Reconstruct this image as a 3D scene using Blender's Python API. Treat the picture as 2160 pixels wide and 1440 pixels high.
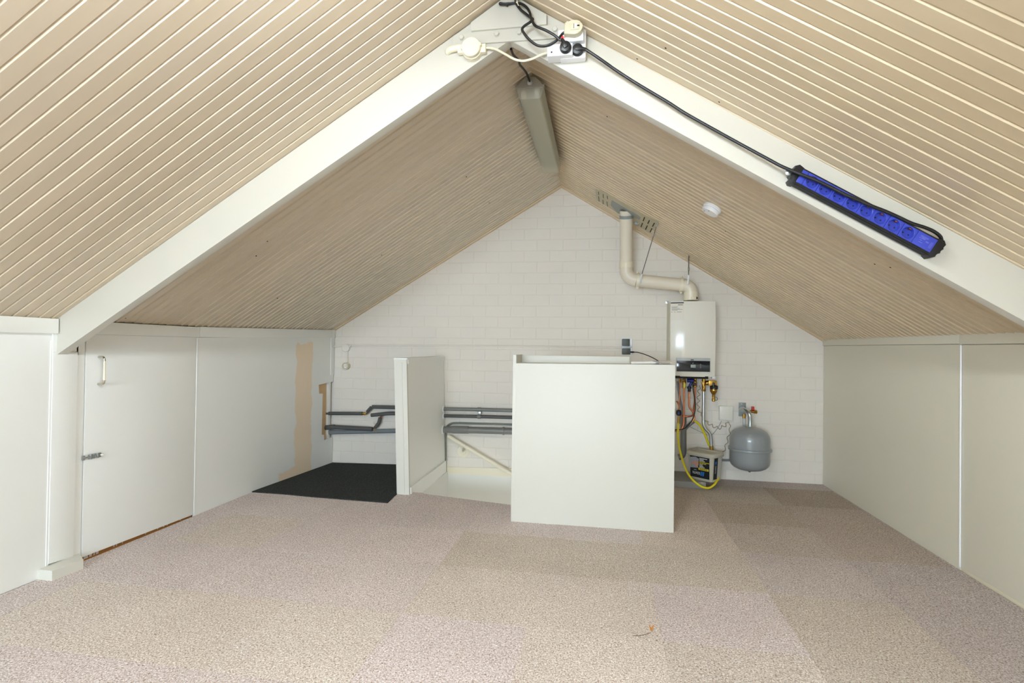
import bpy, bmesh, math, random
from mathutils import Vector, Matrix
random.seed(7)
sc = bpy.context.scene
for o in list(bpy.data.objects): bpy.data.objects.remove(o)

# ---------------------------------------------------------------- camera
FPX, YAW, PITCH, ROLL = 1116.88, .1729, .0106, .0135
CAM = Vector((.0942, 0, 1.05))
_f = Vector((-math.sin(YAW)*math.cos(PITCH), math.cos(YAW)*math.cos(PITCH), math.sin(PITCH)))
_r0 = Vector((math.cos(YAW), math.sin(YAW), 0)); _u0 = _r0.cross(_f)
_r = math.cos(ROLL)*_r0 + math.sin(ROLL)*_u0
_u = -math.sin(ROLL)*_r0 + math.cos(ROLL)*_u0
cd = bpy.data.cameras.new('camera'); cam = bpy.data.objects.new('camera', cd); sc.collection.objects.link(cam)
M = Matrix((_r, _u, -_f)).transposed().to_4x4(); M.translation = CAM; cam.matrix_world = M
cd.sensor_width = 36; cd.lens = FPX/2160*36; cd.clip_start = .02
sc.camera = cam

# ---------------------------------------------------------------- light and exposure
W = bpy.data.worlds.new('overcast'); sc.world = W; W.use_nodes = True
bg = W.node_tree.nodes['Background']; bg.inputs[0].default_value = (.76, .93, 1.10, 1); bg.inputs[1].default_value = 21.5
sc.view_settings.view_transform = 'Standard'; sc.view_settings.look = 'None'
sc.view_settings.gamma = 1; sc.view_settings.use_curve_mapping = False
sc.view_settings.exposure = 0.91
TUBE = 72.0
def portal(x0, x1, z0, z1, y):
    l = bpy.data.lights.new('window_portal', 'AREA'); l.shape = 'RECTANGLE'; l.size = x1-x0; l.size_y = z1-z0
    l.cycles.is_portal = True
    o = bpy.data.objects.new('window_portal', l); sc.collection.objects.link(o)
    o.location = ((x0+x1)/2, y, (z0+z1)/2); o.rotation_euler = (math.radians(90), 0, math.radians(180))
    o.rotation_euler = Vector((0, 1, 0)).to_track_quat('-Z', 'Z').to_euler()
WX0, WX1, WZ0, WZ1, YF = -2.0, .0, .45, 1.75, -3.9
portal(WX0, WX1, WZ0, WZ1, YF-.12)
sl = bpy.data.lights.new('stairwell_fill', 'AREA'); sl.size = .8; sl.energy = 2.2; sl.color = (1, .96, .9)       # unseen fill lamp, added to brighten the stairwell panel from below
so = bpy.data.objects.new('stairwell_fill', sl); sc.collection.objects.link(so); so.location = (-.55, 4.05, -.95); so.rotation_euler = (math.radians(180), 0, 0)
sc.cycles.max_bounces = 12; sc.cycles.diffuse_bounces = 9; sc.cycles.glossy_bounces = 4
sc.cycles.transmission_bounces = 6; sc.cycles.transparent_max_bounces = 12
sc.cycles.use_denoising = True; sc.cycles.caustics_reflective = False; sc.cycles.caustics_refractive = False
sc.cycles.sample_clamp_indirect = 6

# ---------------------------------------------------------------- room numbers (metres)
xL, xR, D, kD, K, rx, rz, T0, kT = -2.3515, 1.8077, 4.5413, .0108, 1.1504, -.2851, 2.4343, 2.0335, .011
SL = (rz-K)/(rx-xL); PITCHB = .0527
def lz(y): return 0 if y < 2.855 else .036*(y-2.855)/1.65     # the left eave rises a little towards the gable
def lf(y): return 0 if y < 2.855 else -.030*(y-2.855)/1.65
def ybw(x): return D+kD*x
def yt(x): return T0+kT*x
def roofz(x): return rz-SL*abs(x-rx)

def ray(px, py): return (px-1080)/FPX*_r-(py-720)/FPX*_u+_f
def hit(px, py, n, p0):
    d = ray(px, py); n = Vector(n); return CAM+d*((Vector(p0)-CAM).dot(n)/d.dot(n))
class Fr:
    """local frame of a wall, roof or board: u right, v up, w out of the surface into the room"""
    def __init__(s, o, u, v):
        u = Vector(u).normalized(); v = Vector(v).normalized(); w = u.cross(v).normalized(); v = w.cross(u)
        s.o, s.u, s.v, s.w = Vector(o), u, v, w
        s.M = Matrix((u, v, w)).transposed().to_4x4(); s.M.translation = s.o
    def pt(s, px, py, off=0): return hit(px, py, s.w, s.o+s.w*off)
    def uv(s, px, py, off=0):
        d = s.pt(px, py, off)-s.o; return (d.dot(s.u), d.dot(s.v))
    def at(s, u, v, w=0): return s.o+s.u*u+s.v*v+s.w*w
    def sub(s, u, v, w=0, rot=0):
        c, n = math.cos(rot), math.sin(rot); return Fr(s.at(u, v, w), s.u*c+s.v*n, s.v*c-s.u*n)
    def sp(s, px, py, off=0, rot=0):
        u, v = s.uv(px, py, off); return s.sub(u, v, off, rot)
FB = Fr((0, D, 0), (1, kD, 0), (0, 0, 1))
FT = Fr((0, T0, 0), (1, kT, 0), (0, 0, 1))
FL = Fr((xL, 0, 0), (0, 1, 0), (0, 0, 1))
FR = Fr((xR, 0, 0), (0, -1, 0), (0, 0, 1))
FF = Fr((0, 0, 0), (1, 0, 0), (0, 1, 0))
_n = math.hypot(1, SL)
FRR = Fr((rx, 0, rz), (0, 1, 0), (-1/_n, 0, SL/_n))    # right roof, v runs up the slope
if FRR.w.z > 0: FRR = Fr((rx, 0, rz), (0, -1, 0), (-1/_n, 0, SL/_n))

# ---------------------------------------------------------------- materials
def _mk(name):
    m = bpy.data.materials.new(name); m.use_nodes = True
    nt = m.node_tree; return m, nt, nt.nodes['Principled BSDF']
def lin(c):
    f = lambda v: v/12.92 if v <= .04045 else ((v+.055)/1.055)**2.4
    return tuple(f(x/255) for x in c)+(1,)
def mat(name, rgb, rough=.5, metal=0, var=0, scale=8, bump=0, bscale=60, spec=None, vec=None, objcol=False, coat=0):
    m, nt, b = _mk(name); c = lin(rgb); N, L = nt.nodes.new, nt.links.new
    b.inputs['Base Color'].default_value = c; b.inputs['Roughness'].default_value = rough; b.inputs['Metallic'].default_value = metal
    if spec is not None: b.inputs['Specular IOR Level'].default_value = spec
    if coat: b.inputs['Coat Weight'].default_value = coat; b.inputs['Coat Roughness'].default_value = .03
    geo = N('ShaderNodeNewGeometry'); mp = N('ShaderNodeMapping'); L(geo.outputs['Position'], mp.inputs['Vector'])
    if vec: mp.inputs['Scale'].default_value = vec
    out = None
    if var:
        n = N('ShaderNodeTexNoise'); n.inputs['Scale'].default_value = scale; n.inputs['Detail'].default_value = 4
        L(mp.outputs[0], n.inputs['Vector'])
        mx = N('ShaderNodeMix'); mx.data_type = 'RGBA'
        mx.inputs[6].default_value = tuple(x*(1-var) for x in c[:3])+(1,); mx.inputs[7].default_value = tuple(min(1, x*(1+var)) for x in c[:3])+(1,)
        L(n.outputs[0], mx.inputs[0]); out = mx.outputs[2]
    if objcol:
        oi = N('ShaderNodeObjectInfo'); mm = N('ShaderNodeMix'); mm.data_type = 'RGBA'; mm.blend_type = 'MULTIPLY'; mm.inputs[0].default_value = 1
        if out: L(out, mm.inputs[6])
        else: mm.inputs[6].default_value = c
        L(oi.outputs['Color'], mm.inputs[7]); out = mm.outputs[2]
    if out: L(out, b.inputs['Base Color'])
    if bump:
        n2 = N('ShaderNodeTexNoise'); n2.inputs['Scale'].default_value = bscale; n2.inputs['Detail'].default_value = 3
        L(mp.outputs[0], n2.inputs['Vector'])
        bp = N('ShaderNodeBump'); bp.inputs['Strength'].default_value = bump; bp.inputs['Distance'].default_value = .002
        L(n2.outputs[0], bp.inputs['Height']); L(bp.outputs[0], b.inputs['Normal'])
    return m
def emit(name, rgb, s):
    m, nt, b = _mk(name); b.inputs['Emission Color'].default_value = lin(rgb); b.inputs['Emission Strength'].default_value = s
    b.inputs['Base Color'].default_value = lin(rgb); return m

m_panel = mat('panel_paint', (237, 240, 239), .42, var=.015, scale=3, bump=.06, bscale=90)
m_guard = mat('guard_paint', (213, 213, 205), .45, var=.012, scale=3, bump=.05, bscale=90)
m_panelr = mat('right_panel_paint', (222, 219, 204), .42, var=.015, scale=3, bump=.06, bscale=90)  # right knee wall: darker and yellower than the left panels
m_cream = mat('cream_paint', (197, 194, 183), .35, var=.02, scale=5, bump=.08, bscale=40)
m_board = mat('board_paint', (207, 193, 171), .30, var=.03, scale=3, bump=.04, bscale=30, vec=(2, 9, 2), objcol=True)
m_lath = mat('lath_paint', (214, 192, 158), .5, var=.03, scale=6)
m_brick = mat('brick_paint', (228, 222, 213), .6, var=.03, scale=5, bump=.25, bscale=55)
m_mortar = mat('mortar_paint', (224, 218, 208), .65, var=.03, scale=5, bump=.3, bscale=70)
m_white = mat('white_plastic', (238, 239, 242), .3)
m_ivory = mat('ivory_plastic', (232, 226, 202), .35)
m_beigeplug = mat('beige_plastic', (205, 198, 172), .4)
m_black = mat('black_plastic', (22, 22, 24), .4)
m_rubber = mat('black_rubber', (20, 20, 21), .45)
m_blue = mat('blue_plastic', (52, 66, 168), .38)
m_bluedark = mat('blue_valve_plastic', (25, 35, 120), .35)
m_copper = mat('copper', (205, 130, 95), .3, 1, var=.1, scale=12)
m_brass = mat('brass', (176, 136, 66), .34, 1, var=.12, scale=30)
m_steel = mat('zinc_steel', (190, 195, 196), .3, 1, var=.06, scale=40)
m_rod = mat('dark_rod_steel', (120, 122, 120), .45, .6)
m_control = mat('warm_white_plastic', (232, 230, 219), .35)
m_chrome = mat('chrome', (205, 200, 185), .15, 1)
m_pvc = mat('grey_pvc', (116, 117, 114), .35, var=.04, scale=9)
m_pvclight = mat('pale_grey_pvc', (122, 128, 132), .4)
m_foam = mat('pipe_foam', (86, 87, 86), .8, var=.08, scale=25, bump=.3, bscale=200)
m_conduit = mat('green_grey_conduit', (112, 118, 110), .4)
m_flue = mat('flue_plastic', (224, 215, 198), .35)
m_flue2 = mat('flue_socket_plastic', (229, 222, 200), .35)
m_tank = mat('tank_enamel', (140, 145, 148), .3, coat=.3)
m_yellow = mat('yellow_hose', (226, 212, 30), .35)
m_boiler = mat('boiler_enamel', (228, 225, 215), .12, spec=.28)
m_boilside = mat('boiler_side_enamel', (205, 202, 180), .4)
m_screen = mat('dark_glass_panel', (22, 26, 34), .08)
m_silver = mat('silver_plastic', (178, 182, 182), .35)
m_lcd = mat('lcd', (150, 165, 165), .3)
m_darkgrey = mat('dark_grey_plastic', (70, 74, 66), .45)
m_wood = mat('raw_wood', (218, 186, 142), .6, var=.12, scale=6, vec=(1, 1, 8))
m_brown = mat('brown_wood', (186, 128, 66), .6, var=.3, scale=30, vec=(2, 1, 6))
m_dark = mat('dark_gap', (18, 15, 12), .8)
m_printgrey = mat('grey_print', (150, 150, 146), .6)
m_printwhite = mat('white_print', (232, 234, 236), .5)
m_printyellow = mat('yellow_print', (222, 205, 40), .5)
m_printblue = mat('blue_print', (32, 110, 190), .5)
m_label = mat('dark_label', (17, 20, 30), .45)
m_bucket = mat('bucket_plastic', (186, 182, 166), .35)
m_pale = mat('pale_label', (190, 190, 182), .55, var=.12, scale=300)
m_photo1 = mat('photo_sleeve', (150, 152, 165), .5, var=.15, scale=60)
m_photo2 = mat('photo_skin', (188, 140, 120), .5, var=.15, scale=80)
m_greymetal = mat('grey_plate', (148, 154, 150), .5, .2)
m_slit = mat('slotted_strip_paint', (186, 178, 150), .55, var=.15, scale=60, vec=(1, 1, 1))
m_lampgrey = mat('lamp_housing', (150, 146, 134), .5)
m_lamptray = mat('lamp_tray', (186, 186, 170), .45)
m_holder = mat('lamp_holder', (224, 222, 212), .4)
m_plinth = mat('grey_plinth', (150, 150, 146), .6, var=.08, scale=12)
m_stair = mat('stair_panel_paint', (222, 224, 220), .45)
m_leaf = mat('dry_leaf', (214, 140, 40), .6, var=.3, scale=200)
m_stem = mat('leaf_stem', (70, 50, 35), .7)
m_red = mat('red_handle', (200, 28, 24), .35)
m_tube = emit('lit_tube', (248, 252, 255), TUBE)
m_neon = emit('neon_pilot', (255, 30, 30), 3)
m_cord = mat('coiled_cord', (150, 122, 62), .5)
m_concrete = mat('outer_shell', (160, 155, 145), .8)
m_paper = mat('white_paper', (236, 234, 232), .5)

def carpet(name, ca, cb, cc, cd_, obj=True):
    m, nt, b = _mk(name); N, L = nt.nodes.new, nt.links.new
    geo = N('ShaderNodeNewGeometry')
    wn = N('ShaderNodeTexNoise'); wn.inputs['Scale'].default_value = 105; wn.inputs['Detail'].default_value = 1
    L(geo.outputs['Position'], wn.inputs['Vector'])
    ad = N('ShaderNodeVectorMath'); ad.operation = 'MULTIPLY_ADD'; ad.inputs[1].default_value = (.011,)*3
    L(wn.outputs[1], ad.inputs[0]); L(geo.outputs['Position'], ad.inputs[2])
    n = N('ShaderNodeTexNoise'); n.inputs['Scale'].default_value = 180; n.inputs['Detail'].default_value = 3; n.inputs['Roughness'].default_value = .66
    L(ad.outputs[0], n.inputs['Vector'])
    r = N('ShaderNodeValToRGB'); e = r.color_ramp.elements
    e[0].position = .33; e[0].color = lin(ca); e[1].position = .66; e[1].color = lin(cd_)
    a = e.new(.44); a.color = lin(cb); a2 = e.new(.56); a2.color = lin(cc)
    L(n.outputs[0], r.inputs[0])
    big = N('ShaderNodeTexNoise'); big.inputs['Scale'].default_value = 1.7; big.inputs['Detail'].default_value = 3; L(geo.outputs['Position'], big.inputs['Vector'])
    mr = N('ShaderNodeMapRange'); mr.inputs[1].default_value = .3; mr.inputs[2].default_value = .7; mr.inputs[3].default_value = .93; mr.inputs[4].default_value = 1.05
    L(big.outputs[0], mr.inputs[0])
    mm = N('ShaderNodeMix'); mm.data_type = 'RGBA'; mm.blend_type = 'MULTIPLY'; mm.inputs[0].default_value = 1
    L(r.outputs[0], mm.inputs[6]); L(mr.outputs[0], mm.inputs[7]); out = mm.outputs[2]
    if obj:
        oi = N('ShaderNodeObjectInfo'); m2 = N('ShaderNodeMix'); m2.data_type = 'RGBA'; m2.blend_type = 'MULTIPLY'; m2.inputs[0].default_value = 1
        L(out, m2.inputs[6]); L(oi.outputs['Color'], m2.inputs[7]); out = m2.outputs[2]
    L(out, b.inputs['Base Color']); b.inputs['Roughness'].default_value = .95; b.inputs['Specular IOR Level'].default_value = .1
    bp = N('ShaderNodeBump'); bp.inputs['Strength'].default_value = .55; bp.inputs['Distance'].default_value = .004
    L(n.outputs[0], bp.inputs['Height']); L(bp.outputs[0], b.inputs['Normal'])
    return m
m_carpet = carpet('carpet_pile', (134, 118, 106), (195, 185, 181), (223, 218, 220), (253, 254, 255))
m_blackcarpet = carpet('black_carpet_pile', (28, 31, 32), (46, 50, 50), (62, 65, 64), (90, 93, 90), False)

def patched_panel():
    """panel paint with a ragged strip of older peach paint left bare (world y, z)"""
    m, nt, b = _mk('panel_paint_with_peach_strip'); N, L = nt.nodes.new, nt.links.new
    b.inputs['Roughness'].default_value = .45
    geo = N('ShaderNodeNewGeometry'); sp = N('ShaderNodeSeparateXYZ'); L(geo.outputs['Position'], sp.inputs[0])
    n = N('ShaderNodeTexNoise'); n.inputs['Scale'].default_value = 9; n.inputs['Detail'].default_value = 4; L(geo.outputs['Position'], n.inputs['Vector'])
    def math_(op, a, c):
        q = N('ShaderNodeMath'); q.operation = op
        for i, v in enumerate((a, c)):
            if isinstance(v, (int, float)): q.inputs[i].default_value = v
            else: L(v, q.inputs[i])
        return q.outputs[0]
    def step(v, lo, hi):
        q = N('ShaderNodeMapRange'); q.interpolation_type = 'SMOOTHSTEP'; L(v, q.inputs[0]); q.inputs[1].default_value = lo; q.inputs[2].default_value = hi; return q.outputs[0]
    w = math_('MULTIPLY', math_('SUBTRACT', n.outputs[0], .5), .10)
    y = math_('ADD', sp.outputs[1], w); z = math_('ADD', sp.outputs[2], w)
    a = step(y, 3.905, 3.912); bb = math_('SUBTRACT', 1, step(y, 4.145, 4.152)); t = math_('SUBTRACT', 1, step(z, 1.055, 1.062))
    band = math_('MULTIPLY', math_('MULTIPLY', a, bb), t)
    # low tongue running back along the floor
    low = math_('MULTIPLY', math_('SUBTRACT', 1, step(z, .055, .062)), math_('MULTIPLY', step(y, 3.70, 3.71), bb))
    msk = math_('MAXIMUM', band, low)
    mx = N('ShaderNodeMix'); mx.data_type = 'RGBA'; mx.inputs[6].default_value = lin((237, 240, 239)); mx.inputs[7].default_value = lin((240, 222, 198))
    L(msk, mx.inputs[0]); L(mx.outputs[2], b.inputs['Base Color']); return m
m_patch = patched_panel()

def clear(name, tint, rough, t):
    m, nt, b = _mk(name); N, L = nt.nodes.new, nt.links.new
    tr = N('ShaderNodeBsdfTransparent'); tr.inputs[0].default_value = tint+(1,)
    b.inputs['Base Color'].default_value = tint+(1,); b.inputs['Roughness'].default_value = rough
    mx = N('ShaderNodeMixShader'); mx.inputs[0].default_value = t
    L(b.outputs[0], mx.inputs[2]); L(tr.outputs[0], mx.inputs[1]); L(mx.outputs[0], nt.nodes['Material Output'].inputs[0]); return m
m_cover = clear('clear_lamp_cover', (.84, .83, .76), .3, .25)
m_glass = clear('window_glass', (.97, .98, .98), .03, .06)

# ---------------------------------------------------------------- builders
BASE = {}
class MB:
    def __init__(s): s.bm = bmesh.new()
    def _mi(s, faces, mi):
        for f in faces: f.material_index = mi
    def box(s, F, u0, u1, v0, v1, w0, w1, bev=0, mi=0):
        Mx = F.M @ Matrix.Translation(((u0+u1)/2, (v0+v1)/2, (w0+w1)/2)) @ Matrix.Diagonal((abs(u1-u0), abs(v1-v0), abs(w1-w0), 1))
        r = bmesh.ops.create_cube(s.bm, size=1, matrix=Mx); vs = r['verts']; fs = {f for v in vs for f in v.link_faces}
        if bev:
            es = {e for v in vs for e in v.link_edges}
            q = bmesh.ops.bevel(s.bm, geom=list(es), offset=bev, segments=2, affect='EDGES', profile=.6); fs = set(q['faces']) | {f for f in fs if f.is_valid}
        s._mi(fs, mi); return s
    def prism(s, F, pts, w0, w1, mi=0, bev=0):
        a = 0
        for i in range(len(pts)): a += pts[i-1][0]*pts[i][1]-pts[i][0]*pts[i-1][1]
        if a < 0: pts = pts[::-1]
        lo, hi = min(w0, w1), max(w0, w1)
        A = [s.bm.verts.new(F.at(p[0], p[1], lo)) for p in pts]; B = [s.bm.verts.new(F.at(p[0], p[1], hi)) for p in pts]
        n = len(pts); fs = [s.bm.faces.new(A[::-1]), s.bm.faces.new(B)]
        for i in range(n): fs.append(s.bm.faces.new((A[i], A[(i+1) % n], B[(i+1) % n], B[i])))
        s._mi(fs, mi)
        if bev:
            es = [e for e in fs[1].edges]
            q = bmesh.ops.bevel(s.bm, geom=es, offset=bev, segments=2, affect='EDGES', profile=.6); s._mi(q['faces'], mi)
        return s
    def tube(s, pts, r, seg=10, mi=0, cap=True):
        pts = [Vector(p) for p in pts]; rs = r if isinstance(r, (list, tuple)) else [r]*len(pts)
        t = (pts[1]-pts[0]).normalized(); a = Vector((0, 0, 1)) if abs(t.z) < .9 else Vector((1, 0, 0)); nrm = t.cross(a).normalized(); rings = []
        for i, p in enumerate(pts):
            if i == 0: t2 = pts[1]-pts[0]
            elif i == len(pts)-1: t2 = pts[-1]-pts[-2]
            else: t2 = (pts[i+1]-pts[i]).normalized()+(pts[i]-pts[i-1]).normalized()
            if t2.length < 1e-9: t2 = t
            t2 = t2.normalized(); nrm = (nrm-t2*nrm.dot(t2)).normalized(); bn = t2.cross(nrm); t = t2
            rings.append([s.bm.verts.new(p+(nrm*math.cos(k*2*math.pi/seg)+bn*math.sin(k*2*math.pi/seg))*rs[i]) for k in range(seg)])
        fs = []
        for i in range(len(rings)-1):
            for k in range(seg): fs.append(s.bm.faces.new((rings[i][k], rings[i][(k+1) % seg], rings[i+1][(k+1) % seg], rings[i+1][k])))
        if cap: fs.append(s.bm.faces.new(rings[0][::-1])); fs.append(s.bm.faces.new(rings[-1]))
        s._mi(fs, mi); return s
    def lathe(s, F, prof, seg=24, mi=0, axis='w'):
        """profile of (radius, height) turned about the frame's w (or v) axis"""
        rings = []
        for (r, h) in prof:
            if r < 1e-6:
                rings.append([s.bm.verts.new(F.at(0, 0, h) if axis == 'w' else F.at(0, h, 0))])
            else:
                rings.append([s.bm.verts.new(F.at(r*math.cos(k*2*math.pi/seg), r*math.sin(k*2*math.pi/seg), h) if axis == 'w' else
                              F.at(r*math.sin(k*2*math.pi/seg), h, r*math.cos(k*2*math.pi/seg))) for k in range(seg)])
        fs = []
        for a, b in zip(rings, rings[1:]):
            for k in range(seg):
                k2 = (k+1) % seg
                if len(a) == 1 and len(b) == 1: continue
                if len(a) == 1: fs.append(s.bm.faces.new((a[0], b[k2], b[k])))
                elif len(b) == 1: fs.append(s.bm.faces.new((a[k], a[k2], b[0])))
                else: fs.append(s.bm.faces.new((a[k], a[k2], b[k2], b[k])))
        if len(rings[0]) > 1: fs.append(s.bm.faces.new(rings[0][::-1]))
        if len(rings[-1]) > 1: fs.append(s.bm.faces.new(rings[-1]))
        s._mi(fs, mi); return s
    def quad(s, ps, mi=0):
        f = s.bm.faces.new([s.bm.verts.new(p) for p in ps]); f.material_index = mi; return s
    def slab(s, ps, th, mi=0):
        """solid sheet: corner points ps (world), thickened by th along its normal, downwards from ps"""
        ps = [Vector(p) for p in ps]; n = (ps[1]-ps[0]).cross(ps[2]-ps[0]).normalized()
        A = [s.bm.verts.new(p) for p in ps]; B = [s.bm.verts.new(p-n*th) for p in ps]; k = len(ps)
        fs = [s.bm.faces.new(A), s.bm.faces.new(B[::-1])]+[s.bm.faces.new((A[i], B[i], B[(i+1) % k], A[(i+1) % k])) for i in range(k)]
        s._mi(fs, mi); return s
    def build(s, name, mats, parent=None, base=None, sharp=35, flat=False, **props):
        bm = s.bm
        bmesh.ops.recalc_face_normals(bm, faces=bm.faces[:])
        if parent: base = BASE[parent.name]
        elif base is None:
            xs = [v.co for v in bm.verts]; base = Vector(((min(v.x for v in xs)+max(v.x for v in xs))/2, (min(v.y for v in xs)+max(v.y for v in xs))/2, min(v.z for v in xs)))
        base = Vector(base)
        for v in bm.verts: v.co -= base
        me = bpy.data.meshes.new(name); bm.to_mesh(me); bm.free()
        for m in (mats if isinstance(mats, (list, tuple)) else [mats]): me.materials.append(m)
        if not flat:
            me.shade_smooth(); me.set_sharp_from_angle(angle=math.radians(sharp))
        o = bpy.data.objects.new(name, me); sc.collection.objects.link(o)
        if parent: o.parent = parent
        else: o.location = base
        BASE[o.name] = base
        for k_, v_ in props.items(): o[k_] = v_
        return o
def thing(name, label, cat, loc, group=None):
    o = bpy.data.objects.new(name, None); o.empty_display_size = .05; sc.collection.objects.link(o); o.location = Vector(loc); BASE[o.name] = Vector(loc)
    o['label'] = label; o['category'] = cat
    if group: o['group'] = group
    return o
def clone(src, parent, loc=(0, 0, 0)):
    c = src.copy(); sc.collection.objects.link(c); c.parent = parent; c.location = loc; BASE[c.name] = BASE[src.name]; return c
def spline(pts, n=6):
    P = [Vector(p) for p in pts]; P = [P[0]*2-P[1]]+P+[P[-1]*2-P[-2]]; out = []
    for i in range(1, len(P)-2):
        for k in range(n):
            t = k/n; a, b, c, d = P[i-1], P[i], P[i+1], P[i+2]
            out.append(.5*((2*b)+(c-a)*t+(2*a-5*b+4*c-d)*t*t+(3*b-a-3*c+d)*t**3))
    out.append(P[-2]); return out
def path(F, pts, dflt=0): return [F.pt(p[0], p[1], p[2] if len(p) > 2 else dflt) for p in pts]
def text_on(F, u, v, w, size, s, m, name, parent, sx=1, rot=0):
    cu = bpy.data.curves.new(name, 'FONT'); cu.body = s; cu.size = size; cu.align_x = 'CENTER'; cu.align_y = 'CENTER'
    tmp = bpy.data.objects.new('tmp', cu); sc.collection.objects.link(tmp)
    dg = bpy.context.evaluated_depsgraph_get(); me = bpy.data.meshes.new_from_object(tmp.evaluated_get(dg)); bpy.data.objects.remove(tmp)
    b = MB(); b.bm.from_mesh(me); Fx = F.sub(u, v, w, rot)
    for vv in b.bm.verts: vv.co = Fx.at(vv.co.x*sx, vv.co.y, 0)
    return b.build(name, m, parent, flat=True)
def clip(poly, a, b, c):
    """keep a*x+b*y<=c"""
    out = []
    for i in range(len(poly)):
        p, q = poly[i-1], poly[i]; dp, dq = a*p[0]+b*p[1]-c, a*q[0]+b*q[1]-c
        if (dp <= 0) != (dq <= 0):
            t = dp/(dp-dq); out.append((p[0]+(q[0]-p[0])*t, p[1]+(q[1]-p[1])*t))
        if dq <= 0: out.append(q)
    return out
STRUCT = dict(kind='structure')

# ================================================================ ROOM SHELL
HX0, HX1 = -1.262, .312                                     # stairwell opening
e0, e1 = FF.uv(876, 1038), FF.uv(1076, 1064)
def edge_y(x): return e0[1]+(e1[1]-e0[1])*(x-e0[0])/(e1[0]-e0[0])
b = MB()
BX = 4.75
b.prism(FF, [(xL-.3, YF-.1), (xR+.3, YF-.1), (xR+.3, 3.30), (HX1+.0, edge_y(HX1)-.02), (HX1, BX), (xR+.3, BX)][:4]+[(HX1, edge_y(HX1)-.02), (HX0, edge_y(HX0)-.02), (HX0, 3.30), (xL-.3, 3.30)], -.16, -.045)
b.prism(FF, [(xL-.3, 3.30), (HX0, 3.30), (HX0, BX), (xL-.3, BX)], -.16, -.045)
b.prism(FF, [(HX1, 3.30), (xR+.3, 3.30), (xR+.3, BX), (HX1, BX)], -.16, -.045)
floor = b.build('floor', m_carpet, base=(0, 0, 0), flat=True, **STRUCT)
# behind the camera the carpet is one sheet; in view every tile is a piece
b = MB(); b.prism(FF, [(xL, YF), (xR, YF), (xR, 1.046), (xL, 1.046)], -.045, 0)
b.build('carpet_sheet', m_carpet, floor, flat=True)
TX, TY, PX, PY = -1.664, 1.99, .494, .472
pink, beige, dark, lilac, brown = (.985, .945, .935), (.985, .955, .885), (.90, .86, .76), (1.04, 1.0, 1.01), (.80, .75, .68)
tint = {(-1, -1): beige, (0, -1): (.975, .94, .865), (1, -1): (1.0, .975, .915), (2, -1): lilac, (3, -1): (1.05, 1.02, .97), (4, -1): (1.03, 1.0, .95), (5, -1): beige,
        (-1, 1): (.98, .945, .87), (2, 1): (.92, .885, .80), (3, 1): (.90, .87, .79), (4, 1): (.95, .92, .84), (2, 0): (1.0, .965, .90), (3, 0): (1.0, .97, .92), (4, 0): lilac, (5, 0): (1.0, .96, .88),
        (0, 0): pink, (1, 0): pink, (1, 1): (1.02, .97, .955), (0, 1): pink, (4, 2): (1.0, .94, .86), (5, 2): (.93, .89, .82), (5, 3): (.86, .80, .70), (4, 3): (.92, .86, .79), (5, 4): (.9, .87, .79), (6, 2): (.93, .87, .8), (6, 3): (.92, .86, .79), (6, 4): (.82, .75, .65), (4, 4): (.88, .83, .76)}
for ix in range(-2, 8):
    for iy in range(-2, 6):
        x0, y0 = TX+PX*ix, TY+PY*iy; g = .00015
        P = [(x0+g, y0+g), (x0+PX-g, y0+g), (x0+PX-g, y0+PY-g), (x0+g, y0+PY-g)]
        P = clip(P, -1, 0, -(xL+.002)); P = clip(P, 1, 0, xR-.002)
        P = clip(P, -kD, 1, D-.004)
        if not P: continue
        if x0 >= -1.3 and x0+PX <= HX1+.01:
            m_ = (e1[1]-e0[1])/(e1[0]-e0[0]); P = clip(P, -m_, 1, e0[1]-m_*e0[0])
        elif iy >= 3 and x0 < -1.3:
            if x0+PX < -1.3: continue
            P = clip(P, -1, 0, 1.335); P = clip(P, 0, 1, edge_y(-1.25))
        if len(P) < 3: continue
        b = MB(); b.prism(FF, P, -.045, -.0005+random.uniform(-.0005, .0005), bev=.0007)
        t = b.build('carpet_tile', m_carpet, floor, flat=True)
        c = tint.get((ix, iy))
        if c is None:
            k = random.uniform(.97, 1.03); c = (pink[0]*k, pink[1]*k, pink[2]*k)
        if ix >= 4: c = tuple(x*(.92, .84, .80, .78)[ix-4] for x in c)  # right tiles darker: dirt, plus the dimmer light there worked into the colour
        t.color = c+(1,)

# back wall: painted brick on a mortar bed, smooth panel below the floor line in the stairwell
b = MB(); top = [(xL-.25, -.03), (xR+.25, -.03), (xR+.25, roofz(xR+.25)+.15), (rx, rz+.15), (xL-.25, roofz(xL-.25)+.15)]
b.prism(FB, top, -.16, -.0015)
wb = b.build('wall_back', m_mortar, base=(0, D, 0), flat=True, **STRUCT)
BL, BH, JX, JZ, G = .2237, .0953, 1.190, .8379, .0018
def brick_mesh(bb, P, ww):
    """one brick face, edges chamfered back into the joint"""
    cx = sum(p[0] for p in P)/len(P); cy = sum(p[1] for p in P)/len(P); n = len(P); ch = .0024
    def ins(p, d): 
        dx, dy = p[0]-cx, p[1]-cy; return (p[0]-math.copysign(min(d, abs(dx)), dx), p[1]-math.copysign(min(d, abs(dy)), dy))
    A = [bb.bm.verts.new(FB.at(*p, -.0020)) for p in P]; B = [bb.bm.verts.new(FB.at(*ins(p, ch), ww)) for p in P]
    bb.bm.faces.new(B)
    for i in range(n): bb.bm.faces.new((A[i-1], A[i], B[i], B[i-1]))
full = None; hidden = MB(); nb = 0
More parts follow.
